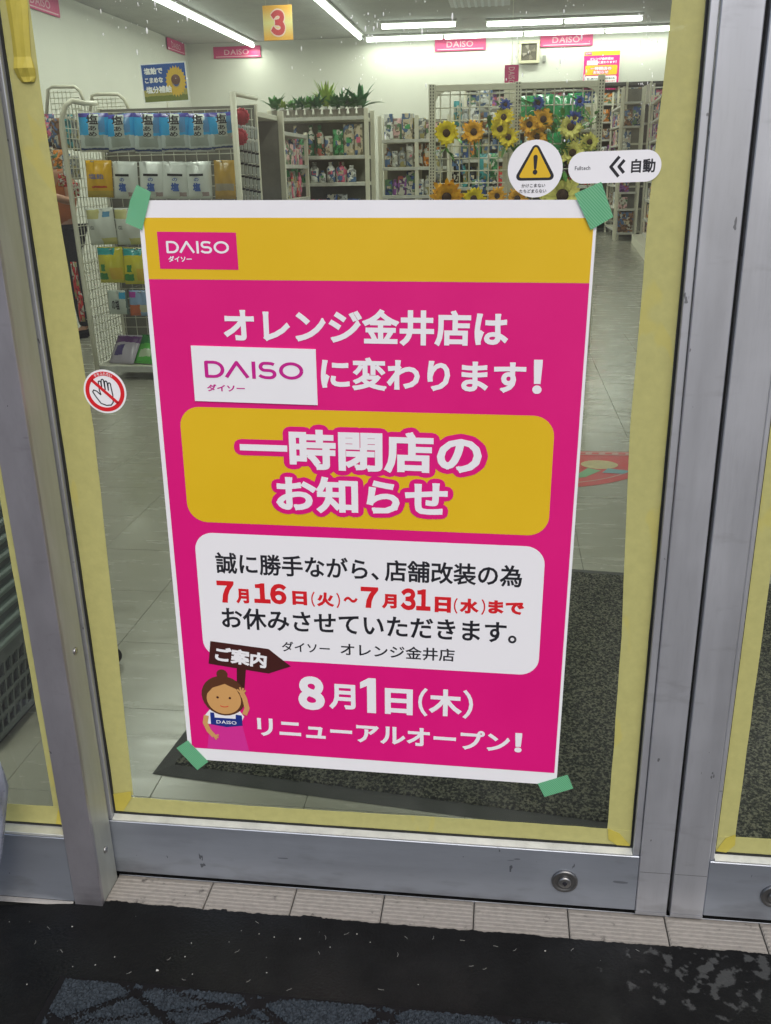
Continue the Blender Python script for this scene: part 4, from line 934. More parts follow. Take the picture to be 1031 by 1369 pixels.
for k in range(28): zz = .10+k*.052; q.tube([(-2.235, 3.99, zz), (-2.235, 4.5, zz)], .0024, 5, False)
q.build('side_mesh', WIRE, er)
MB().box((-2.22, 4.50, .05), (-1.28, 4.51, 1.52)).build('back_panel', mat('shelf_back_panel', (.20, .19, .16)), er)
q = MB()
for k in range(24): zz = .12+k*.06; q.tube([(-2.22, 4.47, zz), (-1.28, 4.47, zz)], .0025, 5, False)
for k in range(14): xx = -2.2+k*.07; q.tube([(xx, 4.475, .1), (xx, 4.475, 1.5)], .0025, 5, False)
q.build('back_mesh', WIRE, er)
s = MB().bbox((-2.225, 4.0, .045), (-1.28, 4.49, .075), .003).build('shelf', CREAM2, er)
MB().box((-2.222, 3.992, .05), (-1.282, 3.999, .083)).build('price_rail', mat('price_rail_plastic', (.55, .54, .5)), s)
q = MB()
for x in (155, 192, 225, 262, 296, 124):
    for (y) in (154, 217): a = P(x, y, 4.06); q.tube([a+Vector((0, -.03, .004)), Vector((a.x, 4.47, a.z+.004))], .003, 5)
for x, y in ((137, 281), (173, 281), (149, 334), (183, 334), (158, 391), (188, 391)): a = P(x, y, 4.06); q.tube([a+Vector((0, -.03, .004)), Vector((a.x, 4.47, a.z+.004))], .003, 5)
q.build('hook', mat('hook_wire', (.5, .5, .48), rough=.3, metal=.8), er, kind='stuff')
def two_tone(name, base, spec):
    """packet print by height (Object Z in metres) and side: spec list of (z0,z1,x0,x1,colour)"""
    m = bpy.data.materials.new(name); m.use_nodes = True; n = m.node_tree.nodes; L = m.node_tree.links; b = n['Principled BSDF']; b.inputs['Roughness'].default_value = .25
    tc = n.new('ShaderNodeTexCoord'); sx = n.new('ShaderNodeSeparateXYZ'); L.new(tc.outputs['Object'], sx.inputs[0])
    no = n.new('ShaderNodeTexNoise'); no.inputs['Scale'].default_value = 45; no.inputs['Detail'].default_value = 3; L.new(tc.outputs['Object'], no.inputs[0])
    cur = n.new('ShaderNodeRGB'); cur.outputs[0].default_value = (*base, 1); cur = cur.outputs[0]
    for z0, z1, x0, x1, c in spec:
        fs = []
        for so, lo, hi in ((sx.outputs[2], z0, z1), (sx.outputs[0], x0, x1)):
            a = n.new('ShaderNodeMath'); a.operation = 'ADD'; L.new(so, a.inputs[0])
            w = n.new('ShaderNodeMath'); w.operation = 'MULTIPLY_ADD'; L.new(no.outputs[0], w.inputs[0]); w.inputs[1].default_value = .016; w.inputs[2].default_value = -.008; L.new(w.outputs[0], a.inputs[1])
            g = n.new('ShaderNodeMath'); g.operation = 'GREATER_THAN'; L.new(a.outputs[0], g.inputs[0]); g.inputs[1].default_value = lo
            l = n.new('ShaderNodeMath'); l.operation = 'LESS_THAN'; L.new(a.outputs[0], l.inputs[0]); l.inputs[1].default_value = hi; fs += [g, l]
        k = fs[0].outputs[0]
        for f in fs[1:]:
            mu = n.new('ShaderNodeMath'); mu.operation = 'MULTIPLY'; L.new(k, mu.inputs[0]); L.new(f.outputs[0], mu.inputs[1]); k = mu.outputs[0]
        mx = n.new('ShaderNodeMix'); mx.data_type = 'RGBA'; L.new(k, mx.inputs[0]); L.new(cur, mx.inputs[6]); mx.inputs[7].default_value = (*c, 1); cur = mx.outputs[2]
    L.new(cur, b.inputs['Base Color']); return m
BLUEB = two_tone('blue_candy_bag', (.62, .70, .70), [(-.01, .012, -.1, .1, (.75, .78, .78)), (.12, .285, -.08, .08, (.03, .42, .85)), (.14, .25, .03, .06, (.10, .30, .60)), (.25, .28, -.08, .08, (.08, .07, .38)), (.04, .12, -.05, .05, (.42, .48, .45)), (.10, .275, -.020, .030, (.60, .66, .62)), (.012, .026, -.08, .08, (.04, .08, .25))])
WHITEB = two_tone('white_snack_bag', (.80, .83, .80), [(.02, .05, .02, .06, (.45, .35, .34))])
YELB = two_tone('amber_snack_bag', (.82, .46, .02), [(.07, .085, -.04, .05, (.6, .08, .02)), (.0, .05, -.1, .1, (.60, .42, .04))])
GOLDB = two_tone('gold_snack_bag', (.58, .36, .08), [(.06, .11, -.07, .07, (.42, .36, .28))])
PALEB = two_tone('pale_yellow_white_bag', (.68, .70, .64), [(.20, .27, -.08, -.0, (.55, .52, .22)), (.0, .05, .0, .08, (.62, .58, .20)), (.21, .25, .02, .06, (.12, .30, .48))])
LEMB = two_tone('yellow_green_bag', (.62, .55, .03), [(.165, .205, -.08, .03, (.03, .36, .36)), (.02, .06, -.1, -.02, (.04, .25, .04)), (.07, .11, -.06, -.03, (.04, .25, .04)), (.02, .09, -.0, .07, (.66, .44, .02))])
SMALLW = two_tone('small_white_pouch', (.50, .55, .50), [(.09, .13, .01, .06, (.04, .32, .55)), (-.1, .15, .045, .1, (.12, .17, .16))])
SMALLB = two_tone('small_blue_pouch', (.25, .36, .55), [(.0, .06, -.06, .0, (.5, .12, .04)), (.02, .06, .0, .05, (.5, .48, .36)), (.10, .13, -.06, -.02, (.4, .06, .35))])
PURB = two_tone('purple_pouch', (.38, .34, .40), [(.14, .19, -.1, .1, (.10, .03, .14)), (.05, .12, -.06, -.0, (.06, .04, .16))])
GRNB = two_tone('green_pouch', (.10, .42, .07), [(.04, .09, -.05, .03, (.42, .52, .34)), (.13, .2, -.1, .1, (.03, .22, .05))])
def hang(px, py_top, py_bot, wpx, mt, label, group, text=None, Y=4.06, d=.07, wn=.155, hn=.28, rz=0):
    a = at(px, py_top, Y=Y); b = at(px, py_bot, Y=Y); h = a.z-b.z; w = wpx*((a-CAM).length/FPX)
    o = pk_bag(wn, hn, d, 9).build('snack_packet', mt, label=label, cat='packet', group=group); o.scale = (w/wn, 1, h/hn)
    mid = at(px+(py_bot-py_top)*.0, (py_top+py_bot)/2, Y=Y); o.location = (mid.x, Y, b.z); o.rotation_euler = (random.uniform(-.08, .02), random.uniform(-.05, .05), rz+random.uniform(-.16, .16))
    if text:
        for s, x0, x1, z0, z1, bd, mm in text:
            V, F = text2d(s, bd); q = MB(); V = fit(V, x0, x1, z0, z1); q.add([(x, -d*.57-.0005, z) for x, z in V], F); q.build('lettering', mm, o, local=True)
    return o
random.seed(12)
g1 = 'blue salt candy bags hung in the top row of the end rack'
BL2 = mat('blue_pack_ink', (.05, .12, .42))
for k, (x, y0, y1) in enumerate(((126, 151, 203), (162, 152, 204), (198, 151, 205), (234, 151, 203), (267, 151, 203), (299, 150, 200))):
    hang(x, y0, y1, 36 if k != 5 else 33, BLUEB, f'blue bag with black lettering, {ORD[k]} from the left, top row of end rack', g1, [('塩', -.026, .036, .195, .262, .025, INK), ('あ', -.018, .024, .150, .185, .02, INK), ('め', -.018, .024, .108, .143, .02, INK)])
g2 = 'snack bags hung in the second row of the end rack'
hang(132, 214, 264, 33, YELB, 'amber yellow snack bag at the left end of the second row of the end rack', g2, [('塩飴', -.045, .045, .135, .175, .01, BL2)])
for k, x in enumerate((167, 203, 234, 266)):
    hang(x, 216, 266, 33, WHITEB, f'white snack bag with blue print, {ORD[k]} white one from the left in the second row', g2, [('一', -.042, .045, .168, .186, .05, INK), ('の', -.015, .015, .130, .155, .02, BL2), ('塩', -.024, .024, .055, .120, .06, BL2)])
hang(300, 214, 266, 27, GOLDB, 'gold brown snack bag at the right end of the second row of the end rack', g2)
hang(137, 278, 327, 36, PALEB, 'pale yellow and white bag at the left of the third row of the end rack', 'bags in the lower rows of the end rack', [('塩', -.05, -.025, .12, .15, .0, INK)])
hang(173, 278, 327, 34, PALEB, 'pale yellow and white bag half behind the green tape on the end rack', 'bags in the lower rows of the end rack', [('塩', -.05, -.025, .12, .15, .0, INK)])
hang(149, 330, 378, 33, LEMB, 'yellow bag with teal band at the left of the fourth row', 'bags in the lower rows of the end rack', hn=.21)
hang(183, 331, 380, 33, LEMB, 'yellow bag with teal band beside the poster edge in the fourth row', 'bags in the lower rows of the end rack', hn=.21)
hang(158, 388, 420, 26, SMALLW, 'small white and blue pouch with black lettering in the fifth row', 'bags in the lower rows of the end rack', [('の塩', -.03, .012, .03, .09, .02, INK)], d=.03, wn=.11, hn=.14)
hang(187, 388, 422, 27, SMALLB, 'small blue and orange pouch beside the poster edge in the fifth row', 'bags in the lower rows of the end rack', d=.03, wn=.11, hn=.14)
for x, mt, lb in ((158, PURB, 'purple grape pouch leaning on the bottom shelf of the end rack'), (190, GRNB, 'green muscat pouch leaning on the bottom shelf of the end rack')):
    b = at(x, 475, Y=4.05); o = pk_bag(.17, .20, .05, 9).build('snack_packet', mt, label=lb, cat='packet'); o.location = (b.x, 4.08, .082); o.rotation_euler = (-.72, .0, -.2)
# striped card packs hung on the right tube, with red tops
SC = mat('silver_card', (.42, .44, .42), rough=.4, var=.2, vs=40); RT = mat('crimson_top', (.42, .01, .03), rough=.6)
idx_ = 0
for r_ in range(6):
    for c_ in range(5):
        px = 321+c_*5.2+(r_*.9); py = 166+r_*17+c_*1.0
        a = at(px, py, Y=4.12+.05*c_); 
        o = empty('card_pack', a, f'thin silver card pack, {ORD[c_]} across and {ORD[r_]} down beside the rack post', 'card pack', 'thin silver card packs hung beside the rack post')
        MB().bbox((-.008, 0, -.062), (.008, .006, 0), .001).build('card', SC, o, local=True); MB().bbox((-.009, -.002, -.012), (.010, .007, -.001), .001).build('card_top', BLACK if r_ > 1 else LBL, o, local=True)
for k, (x, y) in enumerate(((323, 156), (321, 183), (326, 160))):
    if k > 1: continue
    a = at(x, y, Y=4.05); q = MB()
    for j in range(14):
        t = j/13*6.28; q.tube([a, a+Vector((.036*math.cos(t), -.01, .036*math.sin(t))), a+Vector((.042*math.cos(t+.3), .0, .042*math.sin(t+.3)))], [.012, .012, .006], 6)
    q.lathe([(.01, -.03), (.03, -.022), (.036, 0), (.03, .02)], a, 12, 'Y'); q.build('pompom', RT, label=('upper' if k == 0 else 'lower')+' crimson pompom hanging at the right post of the end rack', cat='pompom')
# tube frames of two wire baskets on top of the shelving behind
for k, (pts, lb) in enumerate(((((62, 165, 4.9), (64, 120, 4.9), (70, 116, 4.9), (100, 116, 4.9), (107, 122, 4.9), (114, 140, 4.9)), 'bent cream tube frame of the left wire tray above the end rack'), (((121, 150, 5.1), (123, 128, 5.1), (130, 126, 5.1), (158, 126, 5.1), (166, 133, 5.1), (174, 150, 5.1)), 'bent cream tube frame of the right wire tray above the end rack'))):
    rt = empty('wire_tray', at(pts[0][0]+20, 160, Y=5.0), lb, 'wire tray')
    MB().tube(path(*pts), .011, 8).build('tube_frame', CREAM, rt)
    q = MB(); A = at(pts[0][0]+4, 122+9*k, Y=pts[0][2]+.02); B = at(pts[-1][0]-6, 150, Y=pts[0][2]+.02)
    for j in range(8): x = A.x+(B.x-A.x)*j/7; q.tube([(x, A.y, A.z if j < 6 else A.z-.05*(j-5)), (x, A.y, B.z-.1)], .0025, 5, False)
    for j in range(5): z = A.z-.01-(A.z-B.z)*j/4; q.tube([(A.x, A.y, z), (B.x, A.y, z)], .0025, 5, False)
    q.build('wire_grid', WIRE, rt)
gondola('shelf_unit', 'back of the cream shelving directly behind the end rack', 'shelf unit', (-2.25, 4.56, 0), 0, .95, .72, [1.50], 1.53, {}, 'x', 'x', seed=8)
# packets hanging left of the end rack, seen through its wire side
cols = ['pink', 'beige', 'brown', 'teal', 'grey', 'white', 'orange', 'pale blue', 'white', 'grey']
random.seed(14)
for k, (x, y0, y1, w, c) in enumerate(((64, 152, 190, 16, 'pink'), (76, 158, 198, 15, 'brown'), (92, 153, 200, 15, 'teal'), (101, 154, 202, 10, 'grey'), (66, 196, 214, 14, 'beige'), (78, 200, 226, 14, 'orange'), (90, 206, 238, 12, 'white'), (101, 208, 240, 10, 'grey'), (84, 232, 250, 13, 'red'), (100, 244, 262, 12, 'red'))):
    hang(x, y0, y1, w, pm(c), f'{c} packet seen through the end rack side, {ORD[k]} from the top', 'packets seen through the wire side of the end rack', Y=4.75, d=.03)
a = at(84, 300, Y=4.75)
for k, (x, y0, y1) in enumerate(((102, 350, 400), (108, 392, 430))):
    hang(x, y0, y1, 8, pm('red'), ('upper' if k == 0 else 'lower')+' narrow red packet hanging near the person in black trousers', 'narrow red packets', Y=4.85, d=.02)

# ---- person behind the rack
def person():
    root = empty('person', (-3.05, 5.55, 0), 'person in an orange top and black trousers behind the end rack', 'person')
    def skin(name, verts, edges, radii, mt, rootv=0, sub=2):
        me = bpy.data.meshes.new(name); me.from_pydata(verts, edges, []); o = bpy.data.objects.new(name, me); COL.objects.link(o)
        md = o.modifiers.new('s', 'SKIN'); me.update()
        for i, r in enumerate(radii): me.skin_vertices[0].data[i].radius = r if isinstance(r, tuple) else (r, r); me.skin_vertices[0].data[i].use_root = (i == rootv)
        sb = o.modifiers.new('u', 'SUBSURF'); sb.levels = sub; sb.render_levels = sub
        dg = bpy.context.evaluated_depsgraph_get(); dg.update(); m2 = bpy.data.meshes.new_from_object(o.evaluated_get(dg)); bpy.data.objects.remove(o)
        m2.materials.clear(); m2.materials.append(mt)
        for p in m2.polygons: p.use_smooth = True
        o = bpy.data.objects.new(name, m2); COL.objects.link(o); o.parent = root; return o
    SK = mat('skin', (.42, .22, .14), rough=.5)
    s = .83
    J = {'pel': (0, 0, .95), 'wst': (0, .01, 1.08), 'ch': (0, 0, 1.30), 'nk': (0, .0, 1.48), 'hd0': (0, -.01, 1.56), 'hd': (0, -.02, 1.66), 'hd2': (0, 0, 1.76),
         'shl': (-.17, 0, 1.42), 'ell': (-.24, -.05, 1.14), 'wrl': (-.2, -.25, 1.05), 'hal': (-.19, -.32, 1.05), 'shr': (.17, 0, 1.42), 'elr': (.27, -.08, 1.18), 'wrr': (.26, -.3, 1.25), 'har': (.25, -.38, 1.28),
         'hpl': (-.1, 0, .9), 'knl': (-.11, -.02, .5), 'anl': (-.11, .02, .08), 'tol': (-.12, -.15, .03), 'hpr': (.1, 0, .9), 'knr': (.11, -.02, .5), 'anr': (.11, .02, .08), 'tor': (.12, -.15, .03)}
    R = {'pel': (.13, .1), 'wst': (.12, .09), 'ch': (.15, .10), 'nk': .055, 'hd0': .065, 'hd': (.085, .10), 'hd2': .07, 'shl': .06, 'ell': .042, 'wrl': .028, 'hal': .035, 'shr': .06, 'elr': .042, 'wrr': .028, 'har': .035, 'hpl': .085, 'knl': .055, 'anl': .038, 'tol': .035, 'hpr': .085, 'knr': .055, 'anr': .038, 'tor': .035}
    E = [('pel', 'wst'), ('wst', 'ch'), ('ch', 'nk'), ('nk', 'hd0'), ('hd0', 'hd'), ('hd', 'hd2'), ('ch', 'shl'), ('shl', 'ell'), ('ell', 'wrl'), ('wrl', 'hal'), ('ch', 'shr'), ('shr', 'elr'), ('elr', 'wrr'), ('wrr', 'har'), ('pel', 'hpl'), ('hpl', 'knl'), ('knl', 'anl'), ('anl', 'tol'), ('pel', 'hpr'), ('hpr', 'knr'), ('knr', 'anr'), ('anr', 'tor')]
    K = list(J)
    def sub(keys, name, mt, grow=0., scale=s):
        e = [(keys.index(a), keys.index(b)) for a, b in E if a in keys and b in keys]
        rr = [tuple((x+grow)*scale for x in (R[k] if isinstance(R[k], tuple) else (R[k], R[k]))) for k in keys]
        return skin(name, [tuple(c*scale for c in J[k]) for k in keys], e, rr, mt)
    sub(K, 'body', SK)
    sub(['pel', 'wst', 'ch', 'shl', 'shr'], 'orange_top', mat('orange_fabric', (.42, .12, .03), rough=.8, var=.1, vs=20), .018)
    sub(['pel', 'hpl', 'knl', 'anl', 'hpr', 'knr', 'anr'], 'trousers', mat('black_fabric', (.012, .012, .014), rough=.85), .016)
    for sd in (-1, 1): MB().bbox((sd*.115*s-.045, -.17, 0), (sd*.115*s+.045, .07, .06), .02).build('shoe', BLACK, root, local=True)
    q = MB().lathe([(.03, 1.60*s), (.092*s+.01, 1.63*s), (.10*s+.012, 1.70*s), (.09*s, 1.78*s), (.04, 1.83*s)], (0, .015, 0), 16); q.build('hair', mat('dark_hair', (.015, .012, .01), rough=.6), root, local=True)
    for sd in (-1, 1):
        MB().lathe([(.004, -.092), (.009, -.088), (.004, -.084)], (sd*.03, 0, 1.665*s), 8, 'Y').build('eye', INK, root, local=True)
        nm = 'har' if sd > 0 else 'hal'; h = Vector(J[nm])*s
        q = MB()
        for f in range(4): q.tube([h+Vector(((f-1.5)*.017, -.02, 0)), h+Vector(((f-1.5)*.019, -.06-.008*(f in (1, 2)), -.005)), h+Vector(((f-1.5)*.019, -.085-.008*(f in (1, 2)), -.02))], [.009, .008, .006], 6)
        q.tube([h+Vector((-sd*.03, .01, 0)), h+Vector((-sd*.05, -.02, -.005)), h+Vector((-sd*.05, -.045, -.01))], [.010, .009, .007], 6); q.build('fingers', SK, root, local=True)
    q = MB().tube([(0, -.09, 1.66*s), (0, -.112, 1.63*s), (0, -.098, 1.62*s)], [.006, .011, .008], 6); q.build('nose', SK, root, local=True)
    MB().tube([(-.022, -.096, 1.60*s), (0, -.1, 1.597*s), (.022, -.096, 1.60*s)], .004, 6).build('mouth', mat('lips', (.35, .10, .09)), root, local=True)
    root.rotation_euler = (0, 0, -.5)
person()

# ---- potted plants on the plant rack
POT = mat('pale_pot', (.40, .37, .33), rough=.6, var=.15, vs=30); SOIL = mat('potting_soil', (.02, .014, .01), rough=.9)
LEAFS = [mat('leaf_dark', (.06, .22, .05), rough=.4, var=.35, vs=12), mat('leaf_mid', (.09, .28, .05), rough=.4, var=.35, vs=12), mat('leaf_lime', (.32, .46, .07), rough=.4, var=.3, vs=12), mat('leaf_teal', (.05, .20, .07), rough=.4, var=.35, vs=12)]
def leaf(q, base, d, L, w, droop=.6):
    """a curved blade"""
    d = Vector(d).normalized(); side = d.cross(Vector((0, 0, 1))).normalized() if abs(d.z) < .98 else Vector((1, 0, 0)); pts = []; p = Vector(base); n = 5; V = []; F = []
    for i in range(n+1):
        t = i/n; ww = w*math.sin(math.pi*min(1, .12+.88*t))**.8*.5 if i < n else .0005
        up = side.cross(d)
        V += [p-side*ww, p+up*(-ww*.25), p+side*ww]; p = p+d*(L/n); d = (d+Vector((0, 0, -droop/n))).normalized()
    for i in range(n): F += [(3*i, 3*i+1, 3*i+4, 3*i+3), (3*i+1, 3*i+2, 3*i+5, 3*i+4)]
    q.add(V, F, True)
random.seed(17)
pk = [('broad dark', 0, .11, .035, 12), ('spotted light', 2, .07, .022, 9), ('small mid green', 1, .08, .03, 12), ('small dark', 3, .09, .028, 12), ('bushy mid green', 1, .11, .034, 13), ('dark bushy', 3, .11, .03, 14), ('tall lime green', 2, .17, .02, 18), ('glossy dark', 0, .12, .04, 12), ('slim dark', 3, .13, .022, 14), ('low leafy', 0, .10, .032, 14), ('large dark drooping', 3, .16, .045, 11)]
for k in range(11):
    x = -1.83+k*.0755; nm, li, L, w, n = pk[k]; y = 7.37+random.uniform(-.02, .03)
    o = empty('potted_plant', (x, y, 1.598), f'{nm} plant in a pale pot, {ORD[k]} from the left on the plant rack', 'plant', 'potted plants in a row on top of the plant rack')
    MB().lathe([(.022, 0), (.024, .002), (.031, .055), (.033, .055), (.033, .062), (.029, .062), (.028, .056)], (0, 0, 0), 14).build('pot', POT, o, local=True)
    MB().lathe([(.027, .05), (.026, .058)], (0, 0, 0), 10).build('soil', SOIL, o, local=True)
    q = MB()
    for j in range(int(n*2.4)):
        a = j*2.399; el = random.uniform(.6, 3.0) if k != 6 else random.uniform(1.2, 4); leaf(q, (0, 0, .055), (math.cos(a), math.sin(a), el), L*random.uniform(.8, 1.7), w*random.uniform(.8, 1.5), 1.0 if k != 6 else .8)
    q.build('leaves', LEAFS[li], o, local=True)
    MB().bbox((-.02, -.036, .064), (.016, -.034, .082), .001).build('price_tag', LBL, o, local=True)

# ---- sunflower grid
gr = empty('wire_grid_stand', (.24, 5.2, 0), 'cream slotted frame with wire grid hung with artificial sunflowers', 'display stand')
for x in (-.29, .253, .765):
    q = MB().bbox((x-.021, 5.18, 0), (x+.021, 5.215, 1.655 if x < .7 else 1.68), .002); q.build('upright', CREAM, gr)
    q = MB()
    for k in range(40): q.box((x-.012, 5.1785, .9+k*.019), (x-.005, 5.1798, .91+k*.019)); q.box((x+.005, 5.1785, .9+k*.019), (x+.012, 5.1798, .91+k*.019))
    q.build('slots', mat('slot_dark', (.08, .08, .07)), gr, kind='stuff')
MB().bbox((-.268, 5.185, 1.612), (.231, 5.21, 1.650), .002).build('top_rail', CREAM, gr); MB().bbox((.275, 5.185, 1.612), (.743, 5.21, 1.650), .002).build('top_rail', CREAM, gr)
for sx, x in ((1, -.268), (-1, .743)):
    MB().prism([(x, 1.611), (x+sx*.06, 1.611), (x+sx*.02, 1.595), (x, 1.555)], 5.187, 5.208).build('gusset', CREAM, gr)
q = MB()
for a, b in ((-.268, .231), (.275, .743)):
    for k in range(8): x = a+(b-a)*(k+.5)/8; q.tube([(x, 5.197, .3), (x, 5.197, 1.61)], .0042, 5, False)
    for k in range(18): z = .30+k*.076; q.tube([(a, 5.203, z), (b, 5.203, z)], .0040, 5, False)
q.build('wire_grid', WIRE, gr)
MB().bbox((.165, 5.32, 0), (.255, 5.36, 1.66), .003).build('cream_pillar', CREAM, label='slim cream pillar right behind the middle of the sunflower grid', cat='pillar')
PET = {'yellow': mat('petal_yellow', (.85, .66, .02), rough=.6, var=.15, vs=40), 'orange': mat('petal_orange', (.85, .42, .02), rough=.6, var=.2, vs=40), 'pale': mat('petal_pale', (.80, .74, .20), rough=.6, var=.15, vs=40), 'blue': mat('petal_blue', (.03, .07, .35), rough=.6, var=.3, vs=40)}
EYE = mat('flower_centre', (.06, .03, .015), rough=.9, var=.4, vs=90)
def flower(px, py, dpx, c, label, Y=5.16, n=17, cat='sunflower', tilt=0):
    a = at(px, py, Y=Y); R_ = dpx/2*1.25*((a-CAM).length/FPX)
    o = empty('artificial_flower', a, label, cat, 'artificial flowers hung on the wire grid', rot=(random.uniform(-.3, .1), random.uniform(-.2, .2), random.uniform(-.3, .3)))
    q = MB()
    for lay in range(2):
        for k in range(n):
            t = 2*math.pi*(k+.5*lay)/n+random.uniform(-.08, .08); L = R_*(1 if lay == 0 else .80)*random.uniform(.82, 1.12); w = R_*random.uniform(.24, .33)
            d = Vector((math.cos(t), -.10-.30*lay+random.uniform(-.12, .12), math.sin(t))); s_ = Vector((-math.sin(t), 0, math.cos(t)))
            b = d*R_*.2; m1 = d*L*.6; e = Vector((math.cos(t), -.05-.35*lay+random.uniform(-.25, .35), math.sin(t)))*L
            m2 = d*L*.86; q.add([b-s_*w*.2, b+s_*w*.2, m1+s_*w*.5+Vector((0, -.004, 0)), m2+s_*w*.34, e, m2-s_*w*.34, m1-s_*w*.5+Vector((0, -.004, 0))], [(0, 1, 2, 6), (6, 2, 3, 5), (3, 4, 5)])
    q.build('petals', PET[c], o, local=True)
    MB().lathe([(R_*.28, 0), (R_*.28, -R_*.16), (R_*.2, -R_*.26), (R_*.04, -R_*.28)], (0, 0, 0), 12, 'Y').build('flower_eye', EYE, o, local=True)
    MB().tube([(0, .004, 0), (0, .02, -R_*.5), (R_*.1, .025, -R_*1.2)], .004, 6).build('stem', LEAFS[1], o, local=True)
random.seed(19)
for px, py, dp, c, lb in ((597, 178, 27, 'yellow', 'yellow sunflower hung singly at the left of the grid'), (633, 177, 25, 'orange', 'orange yellow sunflower, second single bloom from the left'),
                          (674, 157, 22, 'yellow', 'top yellow bloom of the three-flower bunch on the grid'), (669, 172, 23, 'yellow', 'middle yellow bloom of the three-flower bunch on the grid'), (680, 184, 22, 'yellow', 'lowest yellow bloom of the three-flower bunch on the grid'),
                          (708, 167, 22, 'orange', 'left orange bloom of the bunch right of the cream pillar'), (726, 160, 24, 'orange', 'right orange bloom of the bunch right of the cream pillar'), (718, 184, 22, 'orange', 'bottom orange bloom above the warning sticker'),
                          (597, 264, 36, 'orange', 'large orange sunflower just above the poster at the left of the grid'), (634, 266, 26, 'yellow', 'yellow sunflower just above the poster edge'), (665, 262, 20, 'orange', 'small orange flower above the poster left of the warning sticker'), (692, 266, 24, 'orange', 'orange flower below the warning sticker'),
                          (752, 262, 44, 'pale', 'large pale yellow flower by the green tape corner'), (763, 170, 26, 'pale', 'pale yellow flower at the right of the grid'), (788, 190, 20, 'pale', 'small pale yellow flower near the right upright of the grid'), (766, 205, 26, 'pale', 'pale yellow flower above the oval sticker')):
    flower(px, py, dp, c, lb)
for px, py, dp, lb in ((720, 138, 15, 'blue flower above the orange blooms on the grid'), (775, 136, 13, 'small blue flower near the top right of the grid'), (769, 158, 17, 'blue flower beside the pale yellow blooms'), (676, 140, 13, 'small blue flower above the three yellow blooms')):
    flower(px, py, dp, 'blue', lb, n=9, cat='flower')
random.seed(23)
for px, py, n, lb, li in ((728, 180, 16, 'green leaf spray between the orange blooms', 0), (775, 146, 6, 'two large round green leaves near the top right of the grid', 1), (792, 158, 5, 'round green leaf by the right upright of the grid', 1), (756, 200, 22, 'dense dark leaf spray behind the stickers', 0), (776, 228, 26, 'hanging green leaf spray between the stickers', 1), (684, 204, 16, 'narrow leaf spray under the three yellow blooms', 1), (664, 150, 12, 'leaf spray left of the three yellow blooms', 0), (712, 148, 14, 'leaf spray under the blue flower right of the pillar', 1), (782, 205, 22, 'leafy garland above the oval sticker', 0), (600, 196, 7, 'few leaves under the left single sunflower', 1), (745, 165, 16, 'mid green leaf garland near the pale yellow blooms', 1), (750, 235, 18, 'mid green leaf spray by the warning sticker', 1)):
    a = at(px, py, Y=5.17); q = MB()
    for j in range(n): leaf(q, (random.uniform(-.05, .05), random.uniform(0, .03), random.uniform(-.06, .06)), (random.uniform(-1, 1), -.3, random.uniform(-.8, 1)), random.uniform(.05, .10), .03, 1.0)
    o = q.build('leaf_spray', LEAFS[li], label=lb, cat='leaves'); o.location = a
# green foil packs hanging behind the grid
random.seed(29)
FOIL = mat('green_foil', (.02, .30, .10), rough=.18, var=.5, vs=25, spec=.9)
for k, (x, y0, y1, w) in enumerate(((706, 128, 162, 22), (728, 126, 166, 24), (750, 128, 168, 22), (771, 124, 160, 20), (742, 170, 205, 18))):
    hang(x, y0, y1, w, FOIL, f'shiny green foil pack behind the grid, {ORD[k]} of five', 'green foil packs behind the wire grid', Y=5.9, d=.06)
for k, (x, y0, y1, w, c) in enumerate(((647, 120, 150, 20, 'white'), (660, 150, 180, 15, 'brown'), (612, 135, 170, 10, 'teal'), (650, 205, 240, 16, 'teal'), (612, 205, 245, 14, 'black'), (640, 240, 262, 18, 'dark blue'), (660, 205, 240, 12, 'green'), (585, 200, 240, 12, 'grey'), (722, 208, 250, 16, 'teal'), (740, 210, 250, 14, 'black'), (700, 205, 250, 14, 'dark blue'))):
    hang(x, y0, y1, w, pm(c), f'{c} pack hanging behind the wire grid, {ORD[k]} of eleven', 'packs hanging behind the wire grid', Y=6.2, d=.05)

# ---- signs on the back and left walls
def wall_sign(px0, py0, px1, py1, plane, val, label, lines, base=MAG):
    a = at(px0, py0, **{plane: val}); b = at(px1, py1, **{plane: val})
    if plane == 'Y': w = b.x-a.x; o = empty('shop_banner', ((a.x+b.x)/2, a.y, (a.z+b.z)/2), label, 'banner')
    else: w = abs(b.y-a.y); o = empty('shop_banner', (a.x, (a.y+b.y)/2, (a.z+b.z)/2), label, 'banner', rot=(0, 0, math.pi/2))
    return o, w
BPINK = mat('banner_pink', (.50, .03, .14), rough=.5); BTXT = mat('banner_text_pink', (.62, .36, .40), rough=.5)
def banner(cx, y, cz, w, h, label, rot=0, vertical=False):
    o = empty('shop_banner', (cx, y, cz), label, 'banner', rot=(0, 0, rot))
    MB().bbox((-w/2, -.012, -h/2), (w/2, 0, h/2), .002).build('board', BPINK, o, local=True)
    V, F = text2d('DAISO', .01)
    if vertical: V = [(y_, -x_) for x_, y_ in V]; V = fit(V, -w*.22, w*.22, -h*.4, h*.4)
    else: V = fit(V, -w*.27, w*.25, -h*.22, h*.24)
    MB().add([(x, -.0135, z) for x, z in V], F).build('lettering', BTXT, o, local=True)
    MB().box((-w*.45, -.0130, -h*.40), (w*.45, -.0125, -h*.33)).build('stripe', BTXT, o, local=True)
banner(-4.96, 17.78, 3.33, .92, .20, 'pink shop banner at the left end of the back wall')
banner(-.72, 17.78, 3.325, .94, .215, 'pink shop banner on the back wall left of the fan')
banner(1.21, 17.78, 3.333, .94, .215, 'pink shop banner on the back wall right of the fan')
